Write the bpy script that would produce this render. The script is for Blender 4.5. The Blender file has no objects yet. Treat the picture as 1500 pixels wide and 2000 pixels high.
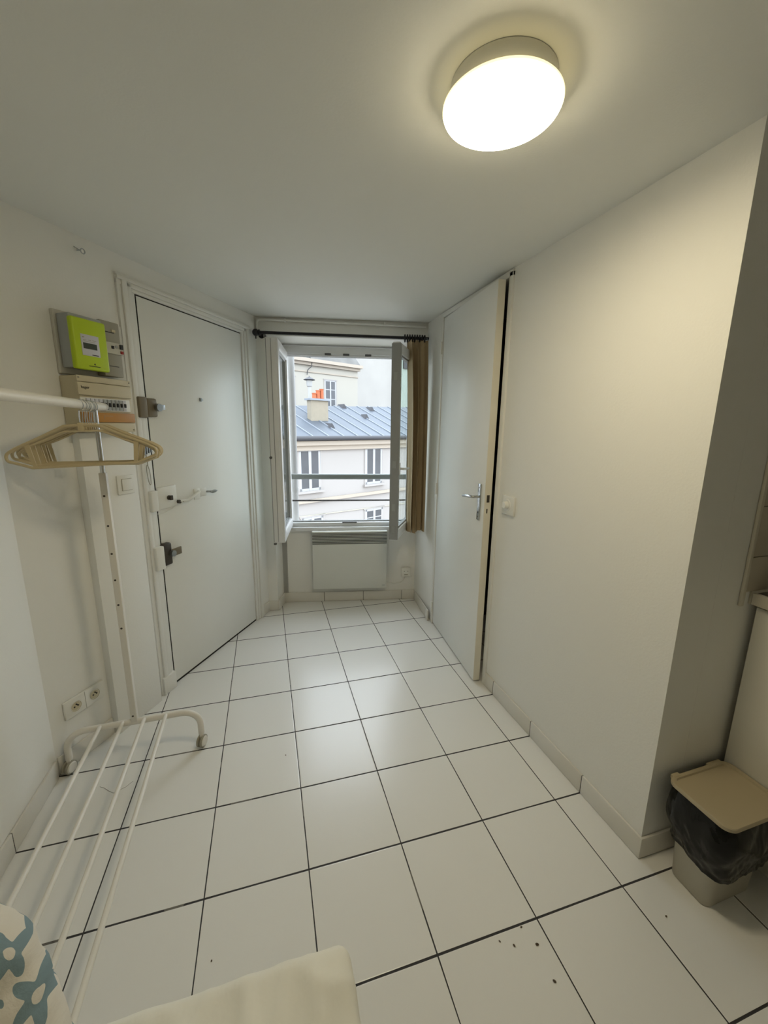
import bpy, bmesh, math, random
from math import radians as R_, sin, cos, pi
from mathutils import Matrix, Vector, noise

random.seed(7)
SC = bpy.context.scene
COL = SC.collection

# ------------------------------------------------------------------ camera
cam_d = bpy.data.cameras.new('camera')
cam = bpy.data.objects.new('camera', cam_d)
COL.objects.link(cam)
cam_d.sensor_fit = 'VERTICAL'
cam_d.sensor_height = 36.0
cam_d.lens = 36.0 * 792.0 / 2000.0
cam_d.clip_start = 0.02
cam_d.clip_end = 300
YAW, PITCH, ROLL = -0.283600, -0.205958, 0.012630
cam.matrix_world = (Matrix.Translation((0.58211, -3.10434, 1.47573))
                    @ Matrix.Rotation(YAW, 4, 'Z')
                    @ Matrix.Rotation(pi / 2 + PITCH, 4, 'X')
                    @ Matrix.Rotation(ROLL, 4, 'Z'))
SC.camera = cam

# ------------------------------------------------------------------ sky
SKY_STRENGTH = 5.6
LAMP_STRENGTH = 45.0
wd = bpy.data.worlds.new('overcast_sky')
SC.world = wd
wd.use_nodes = True
nt = wd.node_tree
nt.nodes.clear()
o_ = nt.nodes.new('ShaderNodeOutputWorld')
bg = nt.nodes.new('ShaderNodeBackground')
tc = nt.nodes.new('ShaderNodeTexCoord')
sx = nt.nodes.new('ShaderNodeSeparateXYZ')
rp = nt.nodes.new('ShaderNodeValToRGB')
rp.color_ramp.elements[0].position = 0.45
rp.color_ramp.elements[0].color = (0.30, 0.30, 0.29, 1)
rp.color_ramp.elements[1].position = 0.62
rp.color_ramp.elements[1].color = (0.80, 0.90, 1.0, 1)
mp = nt.nodes.new('ShaderNodeMath'); mp.operation = 'MULTIPLY_ADD'
mp.inputs[1].default_value = 0.5; mp.inputs[2].default_value = 0.5
nt.links.new(tc.outputs['Generated'], sx.inputs[0])
nt.links.new(sx.outputs['Z'], mp.inputs[0])
nt.links.new(mp.outputs[0], rp.inputs[0])
nt.links.new(rp.outputs[0], bg.inputs[0])
bg.inputs[1].default_value = SKY_STRENGTH
nt.links.new(bg.outputs[0], o_.inputs[0])

SC.view_settings.view_transform = 'Standard'
SC.view_settings.look = 'None'
SC.view_settings.gamma = 1.0
SC.view_settings.use_curve_mapping = False
SC.view_settings.exposure = 0.10

# ------------------------------------------------------------------ materials
def mat(name, col, rough=0.6, metal=0.0, var=0.04, vscale=6.0, bump=0.0, bscale=60.0, spec=0.5, coat=0.0):
    m = bpy.data.materials.new(name)
    m.use_nodes = True
    t = m.node_tree
    b = t.nodes['Principled BSDF']
    b.inputs['Roughness'].default_value = rough
    b.inputs['Metallic'].default_value = metal
    b.inputs['Specular IOR Level'].default_value = spec
    b.inputs['Coat Weight'].default_value = coat
    tcn = t.nodes.new('ShaderNodeTexCoord')
    nz = t.nodes.new('ShaderNodeTexNoise')
    nz.inputs['Scale'].default_value = vscale
    nz.inputs['Detail'].default_value = 5
    t.links.new(tcn.outputs['Object'], nz.inputs['Vector'])
    mx = t.nodes.new('ShaderNodeMix'); mx.data_type = 'RGBA'
    mx.inputs[6].default_value = (*[c * (1 - var) for c in col], 1)
    mx.inputs[7].default_value = (*[min(1, c * (1 + var)) for c in col], 1)
    t.links.new(nz.outputs['Fac'], mx.inputs[0])
    t.links.new(mx.outputs[2], b.inputs['Base Color'])
    if bump > 0:
        n2 = t.nodes.new('ShaderNodeTexNoise')
        n2.inputs['Scale'].default_value = bscale
        n2.inputs['Detail'].default_value = 4
        t.links.new(tcn.outputs['Object'], n2.inputs['Vector'])
        bp = t.nodes.new('ShaderNodeBump')
        bp.inputs['Strength'].default_value = bump
        bp.inputs['Distance'].default_value = 0.004
        t.links.new(n2.outputs['Fac'], bp.inputs['Height'])
        t.links.new(bp.outputs[0], b.inputs['Normal'])
    return m

def emis(name, col, strength, base=(0.9, 0.9, 0.85)):
    m = mat(name, base, 0.4)
    b = m.node_tree.nodes['Principled BSDF']
    b.inputs['Emission Color'].default_value = (*col, 1)
    b.inputs['Emission Strength'].default_value = strength
    return m

def glass_mat(name, tint=(1, 1, 1)):
    m = bpy.data.materials.new(name)
    m.use_nodes = True
    t = m.node_tree
    t.nodes.clear()
    o = t.nodes.new('ShaderNodeOutputMaterial')
    tr = t.nodes.new('ShaderNodeBsdfTransparent'); tr.inputs[0].default_value = (*tint, 1)
    gl = t.nodes.new('ShaderNodeBsdfGlossy'); gl.inputs['Roughness'].default_value = 0.02
    lw = t.nodes.new('ShaderNodeLayerWeight'); lw.inputs['Blend'].default_value = 0.5
    pw = t.nodes.new('ShaderNodeMath'); pw.operation = 'POWER'; pw.inputs[1].default_value = 5.0
    fr = t.nodes.new('ShaderNodeMath'); fr.operation = 'MULTIPLY_ADD'; fr.inputs[1].default_value = 0.5; fr.inputs[2].default_value = 0.02
    t.links.new(lw.outputs['Facing'], pw.inputs[0]); t.links.new(pw.outputs[0], fr.inputs[0])
    ms = t.nodes.new('ShaderNodeMixShader')
    t.links.new(fr.outputs[0], ms.inputs[0])
    t.links.new(tr.outputs[0], ms.inputs[1])
    t.links.new(gl.outputs[0], ms.inputs[2])
    t.links.new(ms.outputs[0], o.inputs[0])
    return m

def floor_mat():
    m = bpy.data.materials.new('white_floor_tiles')
    m.use_nodes = True
    t = m.node_tree
    N, L = t.nodes, t.links
    b = N['Principled BSDF']
    tcn = N.new('ShaderNodeTexCoord')
    sp = N.new('ShaderNodeSeparateXYZ')
    L.new(tcn.outputs['Object'], sp.inputs[0])
    def mth(op, a, bb=None, c=None):
        n = N.new('ShaderNodeMath'); n.operation = op
        for i, v in enumerate((a, bb, c)):
            if v is None: continue
            if isinstance(v, (int, float)): n.inputs[i].default_value = v
            else: L.new(v, n.inputs[i])
        return n.outputs[0]
    T = 0.33
    # slight wobble so that the joints are hand laid
    nz = N.new('ShaderNodeTexNoise'); nz.inputs['Scale'].default_value = 3.0
    L.new(tcn.outputs['Object'], nz.inputs['Vector'])
    wob = mth('MULTIPLY_ADD', nz.outputs['Fac'], 0.002, -0.001)
    def dist(axis):
        v = mth('ADD', mth('ADD', sp.outputs[axis], wob), T / 2 + 33.0)
        md = mth('MODULO', v, T)
        return mth('ABSOLUTE', mth('SUBTRACT', md, T / 2))
    # 33.0 is 100 whole tiles, so lines stay on multiples of T
    dx, dy = dist('X'), dist('Y')
    hx = mth('MULTIPLY', mth('ADD', nz.outputs['Fac'], 0.35), 0.0024)
    hy = mth('MULTIPLY', mth('ADD', nz.outputs['Fac'], 0.55), 0.0030)
    gx = mth('LESS_THAN', dx, hx)
    gy = mth('LESS_THAN', dy, hy)
    g = mth('MAXIMUM', gx, gy)
    # per tile tone
    fl = N.new('ShaderNodeVectorMath'); fl.operation = 'SCALE'; fl.inputs['Scale'].default_value = 1 / T
    L.new(tcn.outputs['Object'], fl.inputs[0])
    f2 = N.new('ShaderNodeVectorMath'); f2.operation = 'FLOOR'
    L.new(fl.outputs[0], f2.inputs[0])
    wn = N.new('ShaderNodeTexWhiteNoise'); wn.noise_dimensions = '2D'
    L.new(f2.outputs[0], wn.inputs['Vector'])
    n3 = N.new('ShaderNodeTexNoise'); n3.inputs['Scale'].default_value = 220
    L.new(tcn.outputs['Object'], n3.inputs['Vector'])
    n4 = N.new('ShaderNodeTexNoise'); n4.inputs['Scale'].default_value = 5; n4.inputs['Detail'].default_value = 6
    L.new(tcn.outputs['Object'], n4.inputs['Vector'])
    s = mth('ADD', mth('MULTIPLY', wn.outputs['Value'], 0.3), mth('ADD', mth('MULTIPLY', n3.outputs['Fac'], 0.3), mth('MULTIPLY', n4.outputs['Fac'], 0.4)))
    mx = N.new('ShaderNodeMix'); mx.data_type = 'RGBA'
    mx.inputs[6].default_value = (0.81, 0.805, 0.77, 1)
    mx.inputs[7].default_value = (0.86, 0.855, 0.82, 1)
    L.new(s, mx.inputs[0])
    gm = N.new('ShaderNodeMix'); gm.data_type = 'RGBA'
    gm.inputs[6].default_value = (0.035, 0.033, 0.034, 1)
    gm.inputs[7].default_value = (0.16, 0.15, 0.13, 1)
    L.new(mth('GREATER_THAN', nz.outputs['Fac'], 0.60), gm.inputs[0])
    m2 = N.new('ShaderNodeMix'); m2.data_type = 'RGBA'
    L.new(g, m2.inputs[0]); L.new(mx.outputs[2], m2.inputs[6]); L.new(gm.outputs[2], m2.inputs[7])
    L.new(m2.outputs[2], b.inputs['Base Color'])
    rr = mth('MULTIPLY_ADD', g, 0.6, 0.25)
    L.new(rr, b.inputs['Roughness'])
    b.inputs['Specular IOR Level'].default_value = 0.55
    # soft bump: joints lie lower, tile surface undulates slightly
    sm = N.new('ShaderNodeMapRange'); sm.inputs['From Min'].default_value = 0.001; sm.inputs['From Max'].default_value = 0.005
    L.new(mth('MINIMUM', dx, dy), sm.inputs['Value'])
    h = mth('ADD', sm.outputs[0], mth('MULTIPLY', n4.outputs['Fac'], 0.12))
    bp = N.new('ShaderNodeBump'); bp.inputs['Strength'].default_value = 0.35; bp.inputs['Distance'].default_value = 0.002
    L.new(h, bp.inputs['Height'])
    L.new(bp.outputs[0], b.inputs['Normal'])
    return m

def flower_mat():
    m = bpy.data.materials.new('blue_flower_cotton')
    m.use_nodes = True
    t = m.node_tree
    N, L = t.nodes, t.links
    b = N['Principled BSDF']
    uv = N.new('ShaderNodeTexCoord')
    nz0 = N.new('ShaderNodeTexNoise'); nz0.inputs['Scale'].default_value = 14
    L.new(uv.outputs['UV'], nz0.inputs['Vector'])
    vs = N.new('ShaderNodeVectorMath'); vs.operation = 'MULTIPLY_ADD'
    vs.inputs[1].default_value = (0.015, 0.015, 0); 
    L.new(nz0.outputs['Color'], vs.inputs[0]); L.new(uv.outputs['UV'], vs.inputs[2])
    sc = N.new('ShaderNodeVectorMath'); sc.operation = 'SCALE'; sc.inputs['Scale'].default_value = 8.5
    L.new(vs.outputs[0], sc.inputs[0])
    vo = N.new('ShaderNodeTexVoronoi'); vo.voronoi_dimensions = '2D'; vo.inputs['Scale'].default_value = 1.0
    vo.inputs['Randomness'].default_value = 0.35
    L.new(sc.outputs[0], vo.inputs['Vector'])
    sb = N.new('ShaderNodeVectorMath'); sb.operation = 'SUBTRACT'
    L.new(sc.outputs[0], sb.inputs[0]); L.new(vo.outputs['Position'], sb.inputs[1])
    sp = N.new('ShaderNodeSeparateXYZ'); L.new(sb.outputs[0], sp.inputs[0])
    def mth(op, a, bb=None, c=None):
        n = N.new('ShaderNodeMath'); n.operation = op
        for i, v in enumerate((a, bb, c)):
            if v is None: continue
            if isinstance(v, (int, float)): n.inputs[i].default_value = v
            else: L.new(v, n.inputs[i])
        return n.outputs[0]
    ang = mth('ARCTAN2', sp.outputs['Y'], sp.outputs['X'])
    cs = N.new('ShaderNodeSeparateColor'); L.new(vo.outputs['Color'], cs.inputs[0])
    ang = mth('ADD', ang, mth('MULTIPLY', cs.outputs[0], 6.28))
    rad = mth('MULTIPLY_ADD', mth('COSINE', mth('MULTIPLY', ang, 5.0)), 0.13, 0.36)
    petal = mth('LESS_THAN', vo.outputs['Distance'], rad)
    hole = mth('GREATER_THAN', vo.outputs['Distance'], 0.11)
    pet = mth('MULTIPLY', petal, hole)
    v2 = N.new('ShaderNodeTexVoronoi'); v2.voronoi_dimensions = '2D'; v2.inputs['Scale'].default_value = 2.6
    L.new(sc.outputs[0], v2.inputs['Vector'])
    dots = mth('MULTIPLY', mth('LESS_THAN', v2.outputs['Distance'], 0.17), mth('GREATER_THAN', vo.outputs['Distance'], 0.52))
    msk = mth('MAXIMUM', pet, dots)
    mx = N.new('ShaderNodeMix'); mx.data_type = 'RGBA'
    mx.inputs[6].default_value = (0.78, 0.75, 0.68, 1)
    mx.inputs[7].default_value = (0.22, 0.32, 0.37, 1)
    L.new(msk, mx.inputs[0])
    L.new(mx.outputs[2], b.inputs['Base Color'])
    b.inputs['Roughness'].default_value = 0.85
    wv = N.new('ShaderNodeTexNoise'); wv.inputs['Scale'].default_value = 9; wv.inputs['Detail'].default_value = 6
    L.new(uv.outputs['UV'], wv.inputs['Vector'])
    bp = N.new('ShaderNodeBump'); bp.inputs['Strength'].default_value = 0.6; bp.inputs['Distance'].default_value = 0.02
    L.new(wv.outputs['Fac'], bp.inputs['Height']); L.new(bp.outputs[0], b.inputs['Normal'])
    return m

def wall_tile_mat():
    m = mat('beige_wall_tile', (0.50, 0.45, 0.36), 0.35)
    return m

M = {}
M['wall'] = mat('painted_wall', (0.87, 0.865, 0.82), 0.7, var=0.012, vscale=3, bump=0.12, bscale=130)
M['ceiling'] = mat('painted_ceiling', (0.82, 0.825, 0.78), 0.8, var=0.012, vscale=2, bump=0.08, bscale=140)
M['door'] = mat('white_door_paint', (0.90, 0.905, 0.87), 0.38, var=0.01, vscale=4, bump=0.08, bscale=30)
M['door_edge'] = mat('cream_door_edge', (0.80, 0.76, 0.64), 0.5, var=0.02)
M['frame'] = mat('white_frame_paint', (0.85, 0.845, 0.80), 0.45, var=0.015, bump=0.05)
M['floor'] = floor_mat()
M['skirt'] = mat('glazed_skirting_tile', (0.76, 0.74, 0.68), 0.3, var=0.02)
M['grout'] = mat('dark_grout', (0.06, 0.055, 0.05), 0.9)
M['plastic'] = mat('white_plastic', (0.85, 0.845, 0.79), 0.35, var=0.01)
M['pvc'] = mat('white_window_plastic', (0.76, 0.77, 0.77), 0.35, var=0.01)
M['pvc_grey'] = mat('grey_window_seal', (0.32, 0.33, 0.33), 0.5)
M['black'] = mat('black_satin_metal', (0.018, 0.018, 0.022), 0.35, 0.3)
M['blackgap'] = mat('gap_shade_black', (0.02, 0.018, 0.016), 0.9)  # near-black colour standing in for shade in the closet and door gaps
M['curtain'] = mat('tan_curtain_cloth', (0.42, 0.32, 0.19), 0.85, var=0.06, vscale=20, bump=0.2, bscale=300)
M['lining'] = mat('grey_green_lining_cloth', (0.24, 0.27, 0.23), 0.85)
M['heater'] = mat('white_enamel', (0.74, 0.75, 0.70), 0.4, var=0.01)
M['grille'] = mat('dark_grille_slot', (0.10, 0.10, 0.10), 0.6)
M['rack'] = mat('white_powder_coat', (0.80, 0.77, 0.70), 0.3, var=0.01)
M['chrome'] = mat('chrome', (0.62, 0.64, 0.66), 0.16, 1.0)
M['steel'] = mat('brushed_steel', (0.42, 0.44, 0.45), 0.32, 1.0)
M['brass_dark'] = mat('brown_lock_paint', (0.20, 0.165, 0.11), 0.45, 0.3)
M['lock_black'] = mat('dark_lock_paint', (0.065, 0.055, 0.045), 0.4, 0.4)
M['hanger'] = mat('beige_hanger_plastic', (0.58, 0.48, 0.29), 0.35, var=0.05)
M['green'] = mat('lime_green_plastic', (0.50, 0.66, 0.015), 0.38, var=0.02)
M['grey_pl'] = mat('grey_plastic', (0.40, 0.42, 0.42), 0.5)
M['taupe'] = mat('taupe_plastic', (0.36, 0.34, 0.27), 0.5)
M['cream_pl'] = mat('aged_cream_plastic', (0.62, 0.55, 0.38), 0.45, var=0.04)
M['board'] = mat('painted_backboard', (0.62, 0.60, 0.53), 0.7)
M['orange'] = mat('orange_label_strip', (0.50, 0.24, 0.05), 0.4, var=0.06)
M['label'] = mat('silver_label', (0.62, 0.62, 0.66), 0.5)
M['lcd'] = mat('lcd_glass', (0.06, 0.075, 0.06), 0.15)
M['ink'] = mat('black_ink', (0.03, 0.03, 0.03), 0.7)
M['red'] = mat('red_plastic', (0.35, 0.03, 0.02), 0.4)
M['sheet'] = mat('cream_bed_sheet', (0.89, 0.88, 0.80), 0.9, var=0.05, vscale=9, bump=0.9, bscale=14)
M['flower'] = flower_mat()
M['bin'] = mat('greige_bin_plastic', (0.50, 0.47, 0.39), 0.4, var=0.02)
M['bin_lid'] = mat('beige_lid_plastic', (0.46, 0.39, 0.26), 0.42, var=0.02)
M['bag'] = mat('black_bin_bag', (0.008, 0.008, 0.0075), 0.16, var=0.1, bump=0.35, bscale=30, spec=0.28)
M['cab'] = mat('white_cabinet_laminate', (0.72, 0.70, 0.62), 0.4)
M['worktop'] = mat('dark_worktop', (0.10, 0.085, 0.07), 0.3, var=0.5, vscale=40)
M['walltile'] = wall_tile_mat()
M['trimstrip'] = mat('pale_tile_trim', (0.62, 0.58, 0.48), 0.4)
M['glass'] = glass_mat('clear_glass', (0.93, 0.96, 0.95))
M['rail'] = mat('grey_green_rail_paint', (0.24, 0.27, 0.26), 0.45)
M['raildark'] = mat('dark_iron_paint', (0.06, 0.055, 0.055), 0.5)
M['render'] = mat('pale_render', (0.295, 0.275, 0.26), 0.9, var=0.03, vscale=0.9)
M['render2'] = mat('cream_render', (0.325, 0.305, 0.265), 0.9, var=0.03, vscale=0.7)
M['render3'] = mat('weathered_white_render', (0.295, 0.285, 0.268), 0.9, var=0.09, vscale=0.8)
M['render4'] = mat('pale_green_render', (0.28, 0.32, 0.285), 0.9, var=0.03, vscale=0.6)
M['moulding'] = mat('stone_moulding', (0.33, 0.285, 0.235), 0.85, var=0.03)
M['zinc'] = mat('zinc_sheet', (0.070, 0.083, 0.102), 0.5, 0.25, var=0.14, vscale=1.3)
M['zinc_seam'] = mat('zinc_seam', (0.20, 0.22, 0.25), 0.5, 0.2)
M['gutter'] = mat('dark_gutter', (0.035, 0.035, 0.04), 0.6)
M['slate'] = mat('grey_slate', (0.12, 0.117, 0.11), 0.8, var=0.45, vscale=1.6)
M['far_frame'] = mat('white_window_paint', (0.32, 0.32, 0.325), 0.5)
M['far_pane'] = mat('dull_window_glass', (0.060, 0.063, 0.07), 0.25, var=0.35, vscale=1.5)
M['terracotta'] = mat('terracotta', (0.33, 0.09, 0.035), 0.8, var=0.2, vscale=9)
M['chimney'] = mat('chimney_render', (0.24, 0.21, 0.16), 0.9, var=0.1, vscale=5)
M['reveal'] = mat('cream_reveal_paint', (0.42, 0.375, 0.30), 0.8)
M['pipe'] = mat('pale_drainpipe_paint', (0.32, 0.32, 0.315), 0.6)
M['crumb'] = mat('brown_crumb', (0.10, 0.075, 0.05), 0.9)
M['lamp'] = emis('lit_diffuser', (1.0, 0.86, 0.585), LAMP_STRENGTH)
M['lamp_rim'] = emis('lit_diffuser_rim', (1.0, 0.82, 0.42), 1.4)

# ------------------------------------------------------------------ helpers
OFF = {}
class MB:
    def __init__(s): s.b = bmesh.new(); s.X = None; s.uv = None
    def _fin(s, vs, X=None):
        T = X if X is not None else s.X
        if T is not None: bmesh.ops.transform(s.b, matrix=T, verts=vs)
    def box(s, x0, x1, y0, y1, z0, z1, bev=0, seg=2, X=None):
        if x0 > x1: x0, x1 = x1, x0
        if y0 > y1: y0, y1 = y1, y0
        if z0 > z1: z0, z1 = z1, z0
        co = [(x, y, z) for z in (z0, z1) for y in (y0, y1) for x in (x0, x1)]
        v = [s.b.verts.new(c) for c in co]
        fs = [s.b.faces.new([v[i] for i in f]) for f in ((0, 2, 3, 1), (4, 5, 7, 6), (0, 1, 5, 4), (2, 6, 7, 3), (0, 4, 6, 2), (1, 3, 7, 5))]
        if bev > 0:
            es = list({e for f in fs for e in f.edges})
            r = bmesh.ops.bevel(s.b, geom=es, offset=bev, segments=seg, affect='EDGES', profile=0.5)
            v = list({q for f in r['faces'] for q in f.verts} | {q for q in v if q.is_valid})
            # gather all connected verts
            st = list(v); seen = set(v)
            while st:
                q = st.pop()
                for e in q.link_edges:
                    w = e.other_vert(q)
                    if w not in seen: seen.add(w); st.append(w)
            v = list(seen)
        s._fin(v, X)
        return s
    def poly(s, pts, z0, z1, X=None):
        "prism of an xy outline (counter clockwise) between z0 and z1"
        a = [s.b.verts.new((p[0], p[1], z0)) for p in pts]
        c = [s.b.verts.new((p[0], p[1], z1)) for p in pts]
        n = len(pts)
        s.b.faces.new(list(reversed(a))); s.b.faces.new(c)
        for i in range(n):
            s.b.faces.new([a[i], a[(i + 1) % n], c[(i + 1) % n], c[i]])
        s._fin(a + c, X); return s
    def hull8(s, P, X=None):
        "8 corners ordered as box(): x fastest, then y, then z"
        v = [s.b.verts.new(c) for c in P]
        for f in ((0, 2, 3, 1), (4, 5, 7, 6), (0, 1, 5, 4), (2, 6, 7, 3), (0, 4, 6, 2), (1, 3, 7, 5)):
            s.b.faces.new([v[i] for i in f])
        s._fin(v, X); return s
    def tube(s, pts, r, seg=12, closed=False, cap=True, X=None, rs=None, flat=1.0):
        P = [Vector(p) for p in pts]
        n = len(P)
        rings = []
        up = None
        for i in range(n):
            if closed: t = (P[(i + 1) % n] - P[i - 1])
            elif i == 0: t = P[1] - P[0]
            elif i == n - 1: t = P[-1] - P[-2]
            else: t = (P[i + 1] - P[i]).normalized() + (P[i] - P[i - 1]).normalized()
            t.normalize()
            if up is None:
                a = Vector((0, 0, 1)) if abs(t.z) < 0.9 else Vector((1, 0, 0))
                up = (a - t * a.dot(t)).normalized()
            else:
                up = (up - t * up.dot(t))
                up.normalize()
            side = t.cross(up)
            rr = rs[i] if rs else r
            rings.append([s.b.verts.new(P[i] + (up * cos(2 * pi * k / seg) * flat + side * sin(2 * pi * k / seg)) * rr) for k in range(seg)])
        m = n if closed else n - 1
        for i in range(m):
            A, B = rings[i], rings[(i + 1) % n]
            for k in range(seg):
                s.b.faces.new([A[k], B[k], B[(k + 1) % seg], A[(k + 1) % seg]])
        if cap and not closed:
            s.b.faces.new(rings[0]); s.b.faces.new(list(reversed(rings[-1])))
        s._fin([v for q in rings for v in q], X); return s
    def cyl(s, p0, p1, r, seg=24, r1=None, X=None):
        return s.tube([p0, p1], r, seg, rs=[r, r if r1 is None else r1], X=X)
    def lathe(s, prof, seg=48, c=(0, 0, 0), X=None):
        rings = []
        allv = []
        for r, z in prof:
            if r < 1e-6:
                v = s.b.verts.new((c[0], c[1], c[2] + z)); rings.append([v]); allv.append(v)
            else:
                q = [s.b.verts.new((c[0] + r * cos(2 * pi * k / seg), c[1] + r * sin(2 * pi * k / seg), c[2] + z)) for k in range(seg)]
                rings.append(q); allv += q
        for A, B in zip(rings, rings[1:]):
            for k in range(seg):
                a, b_, c_, d = A[k % len(A)], A[(k + 1) % len(A)], B[(k + 1) % len(B)], B[k % len(B)]
                L = []
                for q in (a, b_, c_, d):
                    if q not in L: L.append(q)
                if len(L) > 2: s.b.faces.new(L)
        s._fin(allv, X); return s
    def build(s, name, m, parent=None, Mx=None, smooth=35, base=None):
        bmesh.ops.recalc_face_normals(s.b, faces=s.b.faces[:])
        me = bpy.data.meshes.new(name)
        if parent is not None:
            off = OFF[parent.name]
        else:
            xs = [v.co for v in s.b.verts]
            if base is None:
                mn = Vector([min(q[i] for q in xs) for i in range(3)]); mx_ = Vector([max(q[i] for q in xs) for i in range(3)])
                off = Vector(((mn.x + mx_.x) / 2, (mn.y + mx_.y) / 2, mn.z))
            else: off = Vector(base)
        bmesh.ops.translate(s.b, vec=-off, verts=s.b.verts[:])
        s.b.to_mesh(me); s.b.free()
        for ms in (m if isinstance(m, list) else [m]): me.materials.append(ms)
        if smooth:
            for p in me.polygons: p.use_smooth = True
            me.set_sharp_from_angle(angle=R_(smooth))
        o = bpy.data.objects.new(name, me)
        COL.objects.link(o)
        if parent is not None: o.parent = parent
        else: o.matrix_world = (Mx or Matrix()) @ Matrix.Translation(off)
        OFF[o.name] = off
        return o

def thing(name, label, cat, Mx=None, base=(0, 0, 0), group=None, kind=None):
    o = bpy.data.objects.new(name, None)
    o.empty_display_size = 0.05
    COL.objects.link(o)
    o.matrix_world = (Mx or Matrix()) @ Matrix.Translation(base)
    OFF[o.name] = Vector(base)
    if label: o['label'] = label
    if cat: o['category'] = cat
    if group: o['group'] = group
    if kind: o['kind'] = kind
    return o
def tag(o, label, cat, group=None, kind=None):
    o['label'] = label; o['category'] = cat
    if group: o['group'] = group
    if kind: o['kind'] = kind
    return o
def struct(o, label=None):
    o['kind'] = 'structure'
    if label: o['label'] = label
    return o
def frame(origin, ex, ey):
    ex = Vector(ex).normalized(); ey = Vector(ey).normalized(); ez = ex.cross(ey)
    m = Matrix.Identity(4)
    for i in range(3):
        m[i][0], m[i][1], m[i][2], m[i][3] = ex[i], ey[i], ez[i], origin[i]
    return m
def text(name, body, size, m, parent, Mx, ext=0.0006):
    "lettering as a mesh; Mx places it in the parent's frame coordinates (x right, y up in text space)"
    cu = bpy.data.curves.new(name, 'FONT')
    cu.body = body; cu.size = size; cu.extrude = ext; cu.align_x = 'CENTER'; cu.align_y = 'CENTER'
    to = bpy.data.objects.new(name, cu); COL.objects.link(to)
    dg = bpy.context.evaluated_depsgraph_get()
    me = bpy.data.meshes.new_from_object(to.evaluated_get(dg))
    bpy.data.objects.remove(to, do_unlink=True)
    me.name = name
    me.transform(Matrix.Translation(-OFF[parent.name]) @ Mx)
    me.materials.clear(); me.materials.append(m)
    o = bpy.data.objects.new(name, me); COL.objects.link(o); o.parent = parent
    return o
def copy_tree(o, parent=None):
    c = o.copy(); COL.objects.link(c)
    if parent is not None: c.parent = parent
    for ch in list(o.children):
        copy_tree(ch, c)
    return c
TXT = Matrix.Rotation(pi / 2, 4, 'X')   # text stands upright and reads from -y

# frames: x runs to the right as seen from the room, y goes into the wall, z up
MW = frame((-0.33, -1.3134, 0), (0.52805, 0.84921, 0), (-0.84921, 0.52805, 0))   # entrance door wall, length 1.675
MBK = frame((0.55308, 0.10956, 0), (0.98331, -0.18191, 0), (0.18191, 0.98331, 0))  # window wall
MR = frame((1.762, 0.0, 0), (0, -1, 0), (1, 0, 0))                                 # right wall: x = -world y
MFAC = frame((1.71, 11.74, 0), (0.89039, 0.45520, 0), (-0.45520, 0.89039, 0))      # house across the yard
CEIL = 2.228

def Pt(Mx, x, y):
    v = Mx @ Vector((x, y, 0)); return (v.x, v.y)

# ------------------------------------------------------------------ room shell
foot = [(-0.42, -4.75), (2.85, -4.75), (2.85, -1.0), (2.85, 0.35), Pt(MBK, 1.45, 0.42), Pt(MBK, -0.15, 0.42), (-0.46, -1.2)]
struct(MB().poly(foot, -0.12, 0.0).build('floor', M['floor'], base=(0, 0, 0)))
struct(MB().poly(foot, CEIL, CEIL + 0.12).build('ceiling', M['ceiling']))

struct(MB().box(-0.43, -0.33, -4.7, -1.30, 0, CEIL).build('wall_left', M['wall']))
struct(MB().box(-0.43, 2.8, -4.7, -4.6, 0, CEIL).build('wall_rear', M['wall']))

# entrance wall (door opening s 0.655..1.492, z 0..2.085)
b = MB()
b.box(-0.02, 0.648, 0, 0.10, 0, CEIL).box(1.494, 1.70, 0, 0.10, 0, CEIL).box(0.648, 1.494, 0, 0.10, 2.086, CEIL)
struct(b.build('wall_entrance', M['wall'], Mx=MW))

# window wall: outer plane y=0, niche back y=0.155, window opening u 0.16..1.175 z 0.66..2.05
b = MB()
b.poly([(-0.02, 0), (0.075, 0), (0.10, 0.155), (0.14, 0.155), (0.14, 0.40), (-0.02, 0.40)], 0, CEIL)
b.box(0.10, 1.42, 0.155, 0.22, 0, 0.66)
b.box(0.14, 1.42, 0.22, 0.40, 0, 0.655)
b.box(1.185, 1.42, 0.155, 0.40, 0.655, CEIL)
X8 = [(0.07, 0, 2.107), (1.42, 0, 2.107), (0.07, 0.40, 2.055), (1.42, 0.40, 2.055), (0.07, 0, CEIL), (1.42, 0, CEIL), (0.07, 0.40, CEIL), (1.42, 0.40, CEIL)]
b.hull8(X8)
struct(b.build('wall_window', M['wall'], Mx=MBK))
b = MB().box(0.1405, 0.148, 0.215, 0.41, 0.656, 2.05).box(1.177, 1.1845, 0.215, 0.41, 0.656, 2.05)
struct(b.build('trim_1', M['reveal'], Mx=MBK))

# right wall with closet door opening (world y -0.44..-1.20)
b = MB()
def rw(x):  # wall face x for -world y
    return 0.0 if x < 1.2 else (x - 1.2) / 1.047 * 0.024
b.poly([(1.205, 0.0), (2.247, 0.024), (2.247, 0.16), (1.205, 0.16)], 0, CEIL)
b.poly([(-0.35, 0.05), (0.0, 0.016), (0.437, 0.0), (0.437, 0.16), (-0.35, 0.16)], 0, CEIL)
b.box(0.437, 1.205, 0, 0.16, 2.195, CEIL)
struct(b.build('wall_right', M['wall'], Mx=MR))
# closet behind the door, its darkness painted as near-black walls
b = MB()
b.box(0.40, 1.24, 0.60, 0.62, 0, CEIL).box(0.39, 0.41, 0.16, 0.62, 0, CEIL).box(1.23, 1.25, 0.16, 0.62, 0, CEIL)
struct(b.build('wall_closet', M['blackgap'], Mx=MR))
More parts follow.
